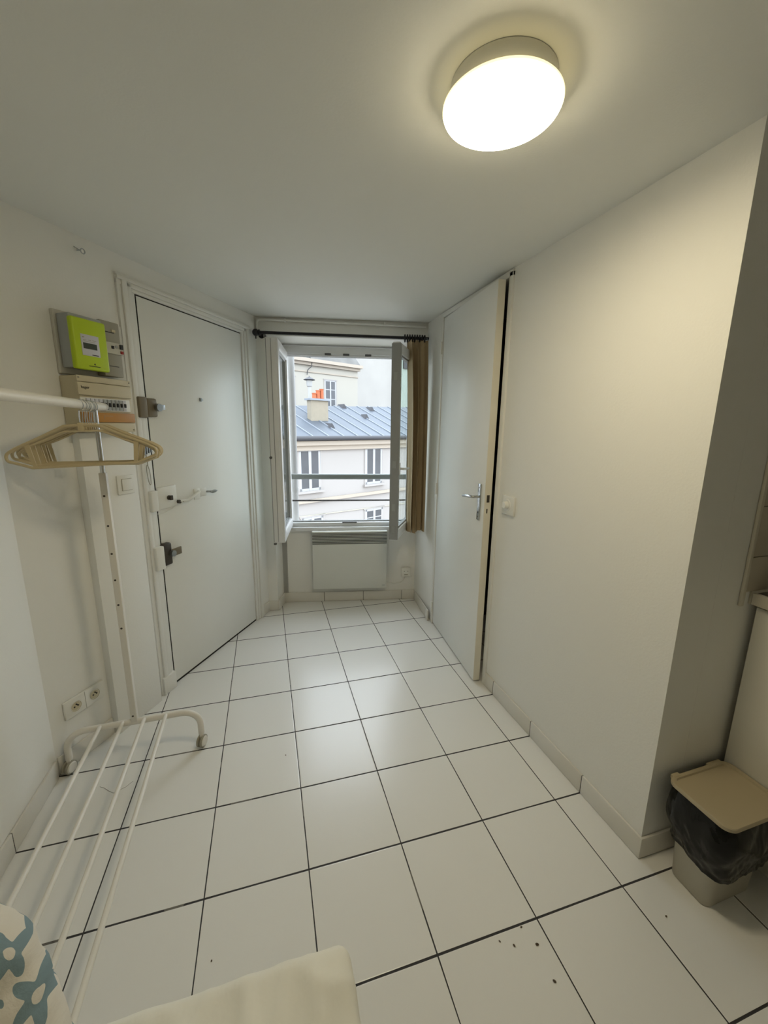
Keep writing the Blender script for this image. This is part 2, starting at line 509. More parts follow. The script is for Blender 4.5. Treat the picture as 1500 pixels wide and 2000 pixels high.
# return wall beside the kitchen and kitchen side wall
struct(MB().box(1.9225, 2.85, -2.247, -2.147, 0, CEIL).build('wall_kitchen', M['wall']))
struct(MB().box(2.75, 2.85, -4.7, -2.247, 0, CEIL).build('wall_kitchen_side', M['wall']))

# ------------------------------------------------------------------ skirting tiles
def skirt(name, Mx, x0, x1, y, cuts, h=0.085, th=0.010, ends=False):
    "row of skirting tiles in front of plane y between x0 and x1, with dark joints at cuts"
    e = sorted([x0] + [c for c in cuts if x0 < c < x1] + [x1])
    g = MB()
    for a, c in zip(e, e[1:]):
        g.box(a + 0.0012, c - 0.0012, y - th, y, 0.001, h, bev=0.003)
    o = struct(g.build(name, M['skirt'], Mx=Mx))
    g = MB()
    for c in e[1:-1]:
        g.box(c - 0.0014, c + 0.0014, y - th + 0.001, y, 0.001, h - 0.003)
    if len(e) > 2:
        j = g.build('joint', M['grout'], parent=None, Mx=Mx)
        j.parent = o
        j.matrix_parent_inverse = o.matrix_world.inverted()
    return o
MR2 = frame((1.762, -1.205, 0), (0.0229, -0.99974, 0), (0.99974, 0.0229, 0))
skirt('baseboard_right', MR2, 0.026, 1.052, 0, [k * 0.33 - 1.205 for k in range(4, 8)])
MR3 = frame((1.812, 0.35, 0), (-0.0965, -0.9953, 0), (0.9953, -0.0965, 0))
skirt('baseboard_closet', MR3, 0.17, 0.745, 0.004, [0.35, 0.68])
skirt('baseboard_kitchen', frame((1.775, -2.247, 0), (1, 0, 0), (0, 1, 0)), 0.0, 0.28, 0, [])
skirt('baseboard_window', MBK, 0.10, 1.262, 0.155, [0.105 + 0.335 * k for k in (1, 2, 3)])
skirt('baseboard_niche', frame(MBK @ Vector((0.075, 0, 0)), MBK.to_3x3() @ Vector((0.16, 0.987, 0)), MBK.to_3x3() @ Vector((-0.987, 0.16, 0))), -0.006, 0.15, 0, [])
skirt('baseboard_corner', MBK, -0.01, 0.078, 0, [])
skirt('baseboard_entrance', MW, 1.565, 1.675, 0, [])
skirt('baseboard_left', frame((-0.33, -4.5, 0), (0, 1, 0), (-1, 0, 0)), 0, 3.17, 0, [4.5 - 0.33 * k for k in range(4, 14)])
skirt('baseboard_outlet', MW, 0.002, 0.262, 0, [])

# boxed pilaster beside the entrance door
b = MB().box(0.262, 0.520, -0.040, 0, 0, 1.437, bev=0.0015)
struct(b.build('trim_2', M['wall'], Mx=MW), 'white boxed pilaster between the wall sockets and the entrance door')

# ------------------------------------------------------------------ entrance door
b = MB()
for a, c, d in ((0.553, 0.575, 0.012), (0.575, 0.602, 0.020), (0.602, 0.632, 0.013), (0.632, 0.6565, 0.0008)):
    b.box(a, c, -d, 0.03, 0, 2.12 - (0.553 + 0.02 - a) * 0, bev=0.003)
for a, c, d in ((1.489, 1.512, 0.008), (1.512, 1.538, 0.013), (1.538, 1.566, 0.020), (1.566, 1.585, 0.012)):
    b.box(a, c, -d, 0.03, 0, 2.12, bev=0.003)
for a, c, d in ((2.083, 2.098, 0.008), (2.098, 2.118, 0.013), (2.118, 2.134, 0.020), (2.134, 2.145, 0.012)):
    b.box(0.553, 1.585, -d, 0.03, a, c, bev=0.003)
b.box(0.560, 0.648, -0.026, 0.0, 0.0, 0.100, bev=0.004)
struct(b.build('trim_3', M['frame'], Mx=MW), 'white moulded frame around the entrance door')

D1 = thing('door_1', 'white flush entrance door with three locks in the slanted left wall', None, MW, (1.075, 0.02, 0), kind='structure')
b = MB().box(0.6660, 1.4870, 0.0015, 0.042, 0.013, 2.077, bev=0.0012)
b.build('door_leaf', M['door'], D1)
b = MB().box(0.650, 1.492, 0.062, 0.072, 0.0, 2.086)
b.build('rebate_shade', M['blackgap'], D1)  # black sheet painting the shade behind the leaf
MB().box(0.6570, 0.6665, 0.0032, 0.0290, 0.004, 2.084).box(0.6575, 1.491, 0.0040, 0.0290, 2.0765, 2.0845).box(0.6575, 1.491, 0.0040, 0.0290, 0.0, 0.0135).build('door_gap_shade', M['blackgap'], D1)  # dark strips painting the shade in the gap around the leaf
g = MB().cyl((1.054, 0.02, 1.621), (1.054, -0.004, 1.621), 0.011, 20).cyl((1.054, 0.0, 1.621), (1.054, -0.012, 1.621), 0.007, 20)
g.build('peephole', M['steel'], D1)
for z in (1.786, 0.334):
    g = MB().cyl((1.484, 0.010, z - 0.045), (1.484, 0.010, z + 0.045), 0.0065, 14)
    g.cyl((1.484, 0.010, z + 0.045), (1.484, 0.010, z + 0.052), 0.004, 12)
    g.build('hinge', M['frame'], D1)
# upper rim bolt
L = MB().box(0.640, 0.706, -0.024, 0.018, 1.512, 1.604, bev=0.010, seg=3).build('upper_lock', M['brass_dark'], D1)
MB().cyl((0.700, -0.02, 1.560), (0.700, -0.043, 1.560), 0.019, 28).build('lock_knob', M['steel'], L)
MB().box(0.700, 0.742, -0.036, -0.030, 1.549, 1.575, bev=0.002).build('lock_lever', M['steel'], L)
# middle rail: lock plate, rod, knob plate
L = MB().box(0.666, 0.795, -0.007, 0.008, 1.032, 1.150, bev=0.003).build('lock_plate', M['plastic'], D1)
MB().cyl((0.737, 0.006, 1.087), (0.737, -0.020, 1.087), 0.013, 18).box(0.728, 0.746, -0.030, -0.018, 1.074, 1.100, bev=0.003).build('lock_knob', M['lock_black'], L)
L = MB().box(0.935, 0.985, -0.004, 0.018, 1.040, 1.105, bev=0.004).box(0.985, 1.045, -0.002, 0.018, 1.052, 1.100, bev=0.004).build('rod_bracket', M['plastic'], D1)
MB().tube([(0.805, -0.012, 1.057), (0.86, -0.018, 1.050), (0.945, -0.020, 1.083), (0.96, -0.016, 1.088)], 0.011, 14, flat=0.8).build('bolt_rod', M['plastic'], L)
MB().cyl((0.800, 0.018, 1.054), (0.800, -0.022, 1.054), 0.010, 14).cyl((0.823, 0.018, 1.053), (0.823, -0.024, 1.053), 0.005, 12).build('bolt_pin', M['lock_black'], L)
sp = MB(); sp.lathe([(0, 0.008), (0.012, 0.006), (0.019, 0), (0.012, -0.006), (0, -0.008)], 24, X=Matrix.Translation((1.073, -0.030, 1.074)) @ Matrix.Rotation(R_(-10), 4, 'Y') @ Matrix.Scale(1.45, 4, (1, 0, 0)))
sp.cyl((1.04, 0.005, 1.075), (1.066, -0.028, 1.074), 0.006, 12)
sp.build('oval_knob', M['steel'], L)
MB().tube([(0.800, 0.004, 1.040), (0.76, -0.002, 1.022), (0.70, -0.004, 1.010), (0.655, -0.006, 1.012)], 0.0022, 8).build('cord', M['plastic'], D1)
# lower rim lock
L = MB().box(0.650, 0.708, -0.026, 0.018, 0.722, 0.846, bev=0.010, seg=3).box(0.641, 0.66, -0.018, 0.018, 0.74, 0.81, bev=0.003).build('lower_lock', M['lock_black'], D1)
MB().cyl((0.700, -0.02, 0.785), (0.700, -0.044, 0.785), 0.017, 28).build('lock_knob', M['steel'], L)
MB().box(0.700, 0.765, -0.036, -0.028, 0.766, 0.808, bev=0.003).build('lock_lever', M['brass_dark'], L)
# frame-side keeps
k1 = MB().box(0.585, 0.634, -0.034, -0.010, 1.507, 1.607, bev=0.006, seg=3)
tag(k1.build('lock_keep', M['brass_dark'], Mx=MW), 'brown metal bolt keep on the door frame beside the topmost lock', 'lock')
k1 = MB().box(0.592, 0.636, -0.040, -0.012, 1.034, 1.142, bev=0.005, seg=3)
tag(k1.build('lock_keep', M['plastic'], Mx=MW), 'white lock cover on the door frame level with the bolt rod', 'lock')
k1 = MB().box(0.586, 0.640, -0.040, -0.012, 0.718, 0.844, bev=0.005, seg=3)
tag(k1.build('lock_keep', M['plastic'], Mx=MW), 'white lock cover on the door frame beside the lowest dark lock', 'lock')
st = thing('strike_plate', 'small metal strike plates screwed on the door frame edge with a cord loop', 'strike plate', MW, (0.61, -0.02, 1.30))
for a in (0.588, 0.602, 0.616, 0.629):
    MB().box(a, a + 0.009, -0.030, -0.012, 1.325 + (a - 0.588) * 0.3, 1.395 - (a - 0.588) * 0.2, bev=0.002).build('plate', M['steel'], st)
pts = [(0.604 + 0.009 * sin(t), -0.026 - 0.004 * cos(t), 1.225 - 0.050 * cos(t)) for t in [2 * pi * k / 28 for k in range(28)]]
MB().tube(pts, 0.0018, 6, closed=True).cyl((0.604, -0.026, 1.275), (0.606, -0.020, 1.33), 0.0018, 6).build('cord_loop', M['taupe'], st)

# ------------------------------------------------------------------ meter, breaker box, switch, sockets, hook
b = MB().box(0.243, 0.545, -0.016, 0, 1.672, 1.912, bev=0.002)
tag(b.build('backing_board', M['board'], Mx=MW), 'painted backing board behind the lime green electricity meter', 'board')

t = thing('electricity_meter', 'lime green electricity meter with small grey display on the wall', 'electricity meter', MW, (0.31, -0.02, 1.69))
MB().box(0.252, 0.392, -0.082, -0.017, 1.694, 1.898, bev=0.006).build('housing', M['grey_pl'], t)
fc = MB().box(0.240, 0.386, -0.108, -0.0825, 1.688, 1.882, bev=0.008, seg=3).build('front_cover', M['green'], t)
lb = MB().box(0.270, 0.346, -0.1092, -0.1075, 1.742, 1.822, bev=0.0005).build('label', M['label'], t)
MB().box(0.277, 0.334, -0.1106, -0.1088, 1.768, 1.790, bev=0.0005).build('display', M['lcd'], lb)
for q in ((0.2755, 0.284, 1.809, 1.813), (0.279, 0.292, 1.800, 1.8018), (0.300, 0.312, 1.801, 1.8028), (0.318, 0.334, 1.802, 1.8038), (0.280, 0.330, 1.7955, 1.7968)):
    MB().box(q[0], q[1], -0.1096, -0.1088, q[2], q[3]).build('mark', M['taupe'], lb)
MB().box(0.310, 0.338, -0.1096, -0.1088, 1.7455, 1.7485).build('mark', M['ink'], lb)
g = MB().box(0.292, 0.340, -0.1090, -0.1078, 1.702, 1.7045)
g.hull8([(0.313, -0.1090, 1.709), (0.321, -0.1090, 1.709), (0.313, -0.1078, 1.709), (0.321, -0.1078, 1.709), (0.3165, -0.1090, 1.716), (0.3175, -0.1090, 1.716), (0.3165, -0.1078, 1.716), (0.3175, -0.1078, 1.716)])
g.build('emblem', M['ink'], t)

t = thing('main_breaker', 'taupe grey main breaker box with black switch beside the green meter', 'breaker', MW, (0.45, -0.02, 1.68))
MB().box(0.400, 0.492, -0.062, -0.017, 1.680, 1.908, bev=0.004).build('housing', M['taupe'], t)
p_ = MB().box(0.412, 0.494, -0.072, -0.0625, 1.775, 1.822, bev=0.002).build('switch_panel', M['board'], t)
MB().box(0.474, 0.487, -0.080, -0.072, 1.798, 1.818, bev=0.001).build('black_switch', M['ink'], p_)
MB().box(0.434, 0.444, -0.078, -0.072, 1.795, 1.807, bev=0.001).build('test_button', M['ink'], p_)
MB().box(0.476, 0.489, -0.078, -0.072, 1.779, 1.791, bev=0.001).build('red_button', M['red'], p_)
MB().cyl((0.459, -0.071, 1.806), (0.459, -0.0745, 1.806), 0.0065, 18).build('dial', M['grey_pl'], p_)
for q in ((0.418, 0.462, 1.862, 1.865), (0.425, 0.470, 1.722, 1.7245)):
    MB().box(q[0], q[1], -0.0635, -0.0615, q[2], q[3]).build('vent_slot', M['ink'], t)
MB().box(0.452, 0.470, -0.0645, -0.0615, 1.866, 1.877).build('label', M['cream_pl'], t)

t = thing('consumer_unit', 'aged cream consumer unit with breaker row and orange strip under the meter', 'fuse box', MW, (0.36, -0.05, 1.437))
MB().box(0.243, 0.487, -0.096, 0, 1.440, 1.664, bev=0.005).build('housing', M['cream_pl'], t)
MB().box(0.236, 0.480, -0.103, -0.0965, 1.640, 1.664, bev=0.002).build('top_panel', M['cream_pl'], t)
fl = MB().box(0.232, 0.478, -0.108, -0.0965, 1.588, 1.638, bev=0.003).build('flap', M['cream_pl'], t)
text('lettering', 'hager', 0.016, M['ink'], fl, Matrix.Translation((0.262, -0.1085, 1.618)) @ TXT)
row = MB().box(0.242, 0.468, -0.1015, -0.0965, 1.528, 1.580, bev=0.001).build('breaker_row', M['plastic'], t)
x = 0.262
for k in range(10):
    MB().box(x, x + 0.0155, -0.107, -0.1015, 1.532, 1.576, bev=0.001).build('breaker', M['grey_pl'] if k in (4, 5, 6, 7, 8) else M['label'], row)
    if k > 3: MB().box(x + 0.004, x + 0.0115, -0.113, -0.107, 1.546, 1.562, bev=0.001).build('toggle', M['ink'], row)
    x += 0.0185
os_ = MB().box(0.236, 0.484, -0.106, -0.0965, 1.482, 1.521, bev=0.002).build('orange_strip', M['orange'], t)
for q in ((0.330, 0.372, 1.5075, 1.5085), (0.331, 0.332, 1.494, 1.507), (0.300, 0.301, 1.490, 1.514)):
    MB().box(q[0], q[1], -0.1068, -0.1058, q[2], q[3]).build('mark', M['taupe'], os_)
MB().box(0.236, 0.482, -0.103, -0.0965, 1.442, 1.480, bev=0.002).build('bottom_panel', M['cream_pl'], t)
for (sx_, sz_) in ((0.243, 1.655), (0.473, 1.655), (0.473, 1.450), (0.245, 1.450)):
    MB().cyl((sx_, -0.102, sz_), (sx_, -0.1045, sz_), 0.0035, 12).build('screw', M['taupe'], t)

def plate_switch(Mx, x, y, z, w, h, name, label):
    t = thing(name, label, 'light switch', Mx, (x, y, z - h / 2))
    MB().box(x - w / 2, x + w / 2, y - 0.009, y, z - h / 2, z + h / 2, bev=0.003).build('cover_plate', M['plastic'], t)
    return t
t = plate_switch(MW, 0.449, -0.040, 1.198, 0.088, 0.088, 'light_switch', 'white square rocker light switch on the pilaster by the entrance door')
MB().box(0.4235, 0.479, -0.0515, -0.0488, 1.170, 1.226, bev=0.0012).build('shadow_gap', M['taupe'], t)
MB().box(0.425, 0.4775, -0.0540, -0.0488, 1.1715, 1.2245, bev=0.002).build('rocker', M['plastic'], t)

t = thing('double_socket', 'white double wall socket low behind the clothes rack', 'socket', MW, (0.15, 0, 0.22))
MB().box(0.056, 0.238, -0.012, 0, 0.224, 0.306, bev=0.003).build('cover_plate', M['plastic'], t)
MB().box(0.146, 0.1475, -0.0128, -0.011, 0.225, 0.305).build('joint_line', M['taupe'], t)
for sx_ in (0.104, 0.190):
    w_ = MB().lathe([(0.0, 0.0005), (0.0175, 0.0005), (0.0195, -0.001), (0.0215, 0.0), (0.0225, 0.0015)], 32, X=Matrix.Translation((sx_, -0.0125, 0.264)) @ Matrix.Rotation(-pi / 2, 4, 'X') @ Matrix.Scale(-1, 4, (0, 0, 1)))
    w_ = w_.build('socket_well', M['cream_pl'], t)
    for dx_ in (-0.008, 0.008):
        MB().cyl((sx_ + dx_, -0.0125, 0.264), (sx_ + dx_, -0.0142, 0.264), 0.0035, 12).build('pin_hole', M['ink'], w_)
    MB().cyl((sx_, -0.0125, 0.274), (sx_, -0.020, 0.274), 0.0025, 10).build('earth_pin', M['ink'], w_)

t = thing('screw_hook', 'small metal screw eye high on the left wall below the ceiling', 'hook', MW, (0.391, 0, 2.16))
MB().cyl((0.391, 0, 2.170), (0.391, -0.022, 2.168), 0.0022, 8).cyl((0.380, 0, 2.180), (0.385, -0.018, 2.168), 0.0014, 8).build('shank', M['steel'], t)
MB().tube([(0.397 + 0.009 * cos(a), -0.024, 2.166 + 0.009 * sin(a)) for a in [2 * pi * k / 20 for k in range(20)]], 0.0024, 8, closed=True).build('eye', M['steel'], t)

# ------------------------------------------------------------------ window
W1 = thing('window_1', 'white double casement window standing open inwards', None, MBK, (0.66, 0.18, 0.66), kind='structure')
b = MB()
b.box(0.100, 0.165, 0.157, 0.212, 0.662, 2.075, bev=0.003).box(1.165, 1.215, 0.157, 0.212, 0.662, 2.06, bev=0.003)
b.box(0.165, 1.165, 0.157, 0.212, 0.662, 0.694, bev=0.003).box(0.165, 1.165, 0.160, 0.212, 2.020, 2.072, bev=0.003)
b.box(0.165, 1.165, 0.170, 0.182, 2.004, 2.022, bev=0.002)
b.build('window_frame', M['pvc'], W1)
MB().box(0.165, 1.165, 0.184, 0.214, 2.002, 2.020).box(0.165, 1.165, 0.190, 0.214, 0.694, 0.704).build('seal', M['pvc_grey'], W1)
for u in (0.50, 0.64, 0.81):
    MB().box(u - 0.024, u + 0.024, 0.158, 0.172, 2.012, 2.026, bev=0.002).build('striker', M['grille'], W1)
MB().box(0.60, 0.72, 0.150, 0.172, 0.690, 0.700, bev=0.002).build('striker', M['grille'], W1)
MB().box(0.105, 1.250, 0.120, 0.172, 0.628, 0.662, bev=0.003).build('window_sill', M['pvc'], W1)

def sash(h, ang, L, label, hand):
    T = Matrix.Translation((h[0], h[1], 0)) @ Matrix.Rotation(ang, 4, 'Z')
    z0, z1, st, th = 0.680, 2.022, 0.062, 0.050
    g = MB()
    for q in ((0, st, z0, z1), (L - st, L, z0, z1), (st, L - st, z0, z0 + 0.070), (st, L - st, z1 - 0.066, z1)):
        g.box(q[0], q[1], -th / 2, th / 2, q[2], q[3], bev=0.005, X=T)
    s_ = g.build('sash', M['pvc'], W1)
    s_['label'] = label
    g = MB()
    for q in ((st - 0.001, st + 0.012, z0 + 0.069, z1 - 0.065), (L - st - 0.012, L - st + 0.001, z0 + 0.069, z1 - 0.065), (st, L - st, z0 + 0.069, z0 + 0.081), (st, L - st, z1 - 0.078, z1 - 0.065)):
        g.box(q[0], q[1], -0.012, 0.012, q[2], q[3], X=T)
    g.build('glazing_seal', M['pvc_grey'], s_)
    MB().box(st, L - st, -0.006, 0.006, z0 + 0.07, z1 - 0.066, X=T).build('glass_pane', M['glass'], s_)
    return s_, T
# left sash: opened square to the wall
s1, T1 = sash((0.172, 0.150), R_(-89), 0.535, 'left window sash swung fully inwards', False)
g = MB()
g.box(0.528, 0.546, -0.052, 0.012, 0.684, 2.018, bev=0.004, X=T1)
g.build('meeting_strip', M['pvc'], s1)
for yq in (-0.050, -0.020):
    MB().box(0.546, 0.5475, yq, yq + 0.004, 0.690, 2.012, X=T1).build('groove', M['pvc_grey'], s1)
MB().cyl(tuple(T1 @ Vector((0.545, -0.046, 1.27))), tuple(T1 @ Vector((0.556, -0.046, 1.27))), 0.009, 14).build('catch', M['grille'], s1)
g = MB().box(0.515, 0.545, -0.060, -0.046, 2.018, 2.034, bev=0.002, X=T1).box(0.520, 0.545, -0.052, -0.034, 0.668, 0.686, bev=0.002, X=T1)
g.build('bolt', M['grille'], s1)
# right sash
s2, T2 = sash((1.162, 0.150), R_(180 + 69), 0.560, 'right window sash half open in front of the curtain', True)
MB().box(0.556, 0.572, -0.028, 0.034, 0.690, 2.012, bev=0.004, X=T2).build('meeting_strip', M['pvc_grey'], s2)
g = MB()
g.box(0.520, 0.546, 0.025, 0.036, 1.150, 1.235, bev=0.003, X=T2)
g.tube([tuple(T2 @ Vector(q)) for q in ((0.533, 0.034, 1.195), (0.533, 0.062, 1.195), (0.520, 0.070, 1.194), (0.430, 0.074, 1.190))], 0.0085, 12)
g.build('handle', M['pvc'], s2)
for z in (0.74, 0.90, 1.20, 1.78):
    MB().box(0.572, 0.5745, -0.010, 0.014, z, z + 0.05, X=T2).build('lock_strip', M['steel'], s2)

# guard rail outside
t = thing('guard_rail', 'grey metal guard rail bars across the open window', 'railing', MBK, (0.66, 0.34, 0.80))
MB().box(0.146, 1.179, 0.325, 0.365, 1.032, 1.078, bev=0.012, seg=3).build('handrail', M['rail'], t)
MB().cyl((0.146, 0.345, 0.848), (1.179, 0.345, 0.848), 0.0075, 12).build('lower_bar', M['raildark'], t)
# drainpipe
g = MB().tube([(0.165, 0.56, -3), (0.165, 0.56, 3.4)], 0.036, 20).tube([(0.165, 0.56, 0.90), (0.165, 0.56, 0.93)], 0.040, 20)
tag(g.build('drainpipe', M['pipe'], Mx=MBK), 'pale vertical drainpipe outside just left of the window opening', 'drainpipe')

# water pipe under the ceiling
t = thing('wall_pipe', 'thin painted pipe running above the curtain rod', 'pipe', MBK, (0.6, -0.012, 2.2))
MB().tube([(0.016, -0.016, 2.13), (0.014, -0.016, 2.190), (0.022, -0.016, 2.204), (0.04, -0.016, 2.208), (0.5, -0.016, 2.206), (1.225, -0.016, 2.198)], 0.0085, 12).build('tube', M['frame'], t)
for u in (0.21, 0.92):
    MB().box(u - 0.008, u + 0.008, -0.027, 0.0, 2.196, 2.222, bev=0.003).build('pipe_clip', M['frame'], t)

# curtain rod and curtain
t = thing('curtain_rod', 'black metal curtain rod fixed above the window', 'curtain rod', MBK, (0.62, -0.08, 2.1))
MB().cyl((0.03, -0.085, 2.108), (1.232, -0.085, 2.104), 0.0105, 16).build('rod', M['black'], t)
for u in (0.040, 1.200):
    g = MB().cyl((u, 0, 2.106), (u, -0.085, 2.106), 0.007, 12).cyl((u, 0, 2.106), (u, -0.006, 2.106), 0.022, 24)
    g.tube([(u, -0.085 + 0.017 * cos(a), 2.106 + 0.017 * sin(a)) for a in [2 * pi * k / 20 for k in range(20)]], 0.005, 8, closed=True)
    g.build('bracket', M['black'], t)
g = MB().lathe([(0, 0.024), (0.012, 0.021), (0.021, 0.011), (0.024, 0), (0.021, -0.011), (0.012, -0.021), (0, -0.024)], 24, X=Matrix.Translation((0.016, -0.085, 2.107)))
g.cyl((0.016, -0.085, 2.085), (0.016, -0.085, 2.066), 0.004, 10)
g.build('finial', M['black'], t)

t = thing('curtain', 'tan brown curtain gathered at the right end of the black rod', 'curtain', MBK, (1.15, -0.08, 0.67))
def curtain_mesh(u0t, u1t, u0b, u1b, yc, amp, folds, z0, z1, ph=0.0):
    g = MB(); n, m = 96, 26
    front, back = [], []
    for j in range(m + 1):
        f = j / m
        z = z0 + (z1 - z0) * f
        e = f ** 3
        ua = u0b + (u0t - u0b) * e; ub = u1b + (u1t - u1b) * e
        A = amp * (1.0 - 0.55 * f ** 6)
        r1, r2 = [], []
        for i in range(n + 1):
            q = i / n
            w = sin(2 * pi * folds * q + ph + 0.35 * sin(3 * f + 7 * q)) + 0.25 * sin(4 * pi * folds * q + 1.2 + 2 * f)
            u = ua + (ub - ua) * q + 0.006 * sin(2 * pi * folds * 2 * q + ph)
            y = yc + A * w * (0.75 + 0.35 * sin(5.1 * q + 1))
            zz = z + (0.010 * sin(2 * pi * q * 1.6) - 0.012 * (1 - q) if j == 0 else 0)
            r1.append(g.b.verts.new((u, y, zz))); r2.append(g.b.verts.new((u, y + 0.003, zz)))
        front.append(r1); back.append(r2)
    for j in range(m):
        for i in range(n):
            g.b.faces.new([front[j][i], front[j][i + 1], front[j + 1][i + 1], front[j + 1][i]])
            g.b.faces.new([back[j][i], back[j + 1][i], back[j + 1][i + 1], back[j][i + 1]])
    for i in range(n):
        g.b.faces.new([front[0][i], back[0][i], back[0][i + 1], front[0][i + 1]])
        g.b.faces.new([front[m][i], front[m][i + 1], back[m][i + 1], back[m][i]])
    for j in range(m):
        g.b.faces.new([front[j][0], front[j + 1][0], back[j + 1][0], back[j][0]])
        g.b.faces.new([front[j][n], back[j][n], back[j + 1][n], front[j + 1][n]])
    return g
curtain_mesh(1.070, 1.222, 1.098, 1.236, -0.100, 0.046, 3.5, 0.680, 2.088, 0.6).build('cloth', M['curtain'], t, smooth=80)
for k in range(9):
    u = 1.058 + k * 0.0180
    g = MB().tube([(u + 0.004 * cos(a), -0.085 + 0.0225 * cos(a), 2.101 + 0.0225 * sin(a)) for a in [2 * pi * i / 20 for i in range(20)]], 0.0060, 8, closed=True)
    g.build('curtain_ring', M['black'], t)

# ------------------------------------------------------------------ heater under the window, its box and cable
t = thing('electric_heater', 'white wall heater with dark top grille under the window', 'heater', MBK, (0.66, 0.12, 0.135))
MB().box(0.353, 0.968, 0.078, 0.140, 0.137, 0.528, bev=0.006).build('front_panel', M['heater'], t)
gr = MB().box(0.353, 0.968, 0.084, 0.140, 0.5285, 0.622, bev=0.003).build('grille', M['grille'], t)
for k in range(7):
    z = 0.537 + k * 0.0125
    MB().box(0.352, 0.969, 0.079, 0.090, z, z + 0.0042, bev=0.0015).build('slat', M['heater'], gr)
MB().box(0.351, 0.970, 0.078, 0.142, 0.6225, 0.636, bev=0.003).build('top_edge', M['heater'], t)
MB().box(0.930, 0.955, 0.0768, 0.079, 0.160, 0.1635).build('maker_mark', M['grey_pl'], t)
for u in (0.45, 0.86):
    MB().box(u, u + 0.02, 0.138, 0.155, 0.20, 0.50).build('wall_bracket', M['grey_pl'], t)
t = thing('junction_box', 'small white outlet box with a thin cable beside the heater', 'outlet', MBK, (1.14, 0.15, 0.21))
MB().box(1.103, 1.182, 0.130, 0.155, 0.212, 0.292, bev=0.004).build('box', M['plastic'], t)
for u in (1.128, 1.158):
    MB().cyl((u, 0.131, 0.262), (u, 0.127, 0.262), 0.004, 12).build('screw', M['taupe'], t)
MB().box(1.128, 1.158, 0.127, 0.131, 0.230, 0.236).build('mark', M['taupe'], t)
MB().tube([(1.142, 0.142, 0.214), (1.130, 0.146, 0.180), (1.095, 0.148, 0.152), (1.04, 0.148, 0.148), (0.985, 0.148, 0.166), (0.94, 0.146, 0.19)], 0.0032, 8).build('cable', M['plastic'], t)

# ------------------------------------------------------------------ closet door on the right
b = MB()
b.box(1.203, 1.235, -0.010, 0.05, 0, 2.215, bev=0.003).box(0.405, 0.440, -0.010, 0.05, 0, 2.215, bev=0.003).box(0.405, 1.235, -0.010, 0.05, 2.192, 2.222, bev=0.003)
struct(b.build('trim_4', M['frame'], Mx=MR), 'narrow white frame around the closet door')
D2 = thing('door_2', 'white closet door standing slightly ajar in the right wall', None, MR, (0.44, 0.0, 0), kind='structure')
TD = Matrix.Translation((0.444, -0.004, 0)) @ Matrix.Rotation(R_(-4.2), 4, 'Z')
MB().box(0, 0.745, 0, 0.0400, 0.012, 2.186, bev=0.002, X=TD).build('door_leaf', M['door'], D2)
MB().box(0.7455, 0.7475, 0.0010, 0.0395, 0.013, 2.185, X=TD).build('door_edge', M['door_edge'], D2)
# lever handle on a long plate
g = MB().box(0.672, 0.708, -0.008, 0, 0.975, 1.180, bev=0.004, X=TD)
hp = g.build('handle_plate', M['chrome'], D2)
g = MB().tube([tuple(TD @ Vector(q)) for q in ((0.690, -0.004, 1.108), (0.690, -0.040, 1.108), (0.684, -0.048, 1.108), (0.650, -0.052, 1.106), (0.580, -0.050, 1.098), (0.572, -0.050, 1.096))], 0.0085, 14)
g.build('lever', M['chrome'], hp)
for z, r_, n_ in ((1.158, 0.004, 'screw'), (0.995, 0.004, 'screw'), (1.02, 0.006, 'keyhole')):
    MB().cyl(tuple(TD @ Vector((0.690, -0.009, z))), tuple(TD @ Vector((0.690, -0.0065, z))), r_, 12).build(n_, M['lock_black'], hp)
MB().box(0.7475, 0.7500, 0.012, 0.028, 1.085, 1.125, bev=0.001, X=TD).build('latch', M['lock_black'], D2)
MB().box(0.7475, 0.7490, 0.014, 0.020, 1.025, 1.050, X=TD).build('bolt_slot', M['lock_black'], D2)
for z in (2.00, 1.05, 0.14):
    g = MB().cyl((0.437, -0.016, z - 0.04), (0.437, -0.016, z + 0.04), 0.006, 12)
    g.build('hinge', M['frame'], D2)

t = thing('dimmer_switch', 'white square dimmer switch on the right wall beside the closet door', 'dimmer switch', MR, (1.330, 0.003, 1.05))
MB().box(1.276, 1.384, -0.008, 0.004, 1.046, 1.142, bev=0.003).build('cover_plate', M['plastic'], t)
g = MB().lathe([(0, 0.022), (0.015, 0.022), (0.018, 0.018), (0.020, 0.004), (0.028, 0.003), (0.030, 0)], 36, X=Matrix.Translation((1.328, -0.008, 1.096)) @ Matrix.Rotation(pi / 2, 4, 'X'))
g.build('knob', M['plastic'], t)

# ------------------------------------------------------------------ ceiling light
t = thing('ceiling_light', 'round lit ceiling light with a white base near the closet wall', 'ceiling light', None, (1.120, -2.145, 2.10))
cx, cy = 1.128, -2.137
MB().lathe([(0, 0), (0.114, 0), (0.116, -0.003), (0.116, -0.042), (0, -0.042)], 72, c=(cx, cy, CEIL)).build('base', M['plastic'], t)
MB().lathe([(0, -0.0425), (0.130, -0.0425), (0.1315, -0.0440), (0.1315, -0.0480), (0.130, -0.0495), (0, -0.0495)], 72, c=(cx, cy, CEIL)).build('rim', M['lamp_rim'], t)
MB().lathe([(0, -0.0497), (0.1280, -0.0499), (0.1285, -0.0530), (0.126, -0.0560), (0.112, -0.0585), (0.080, -0.0605), (0.045, -0.0615), (0, -0.062)], 72, c=(cx, cy, CEIL)).build('diffuser', M['lamp'], t)

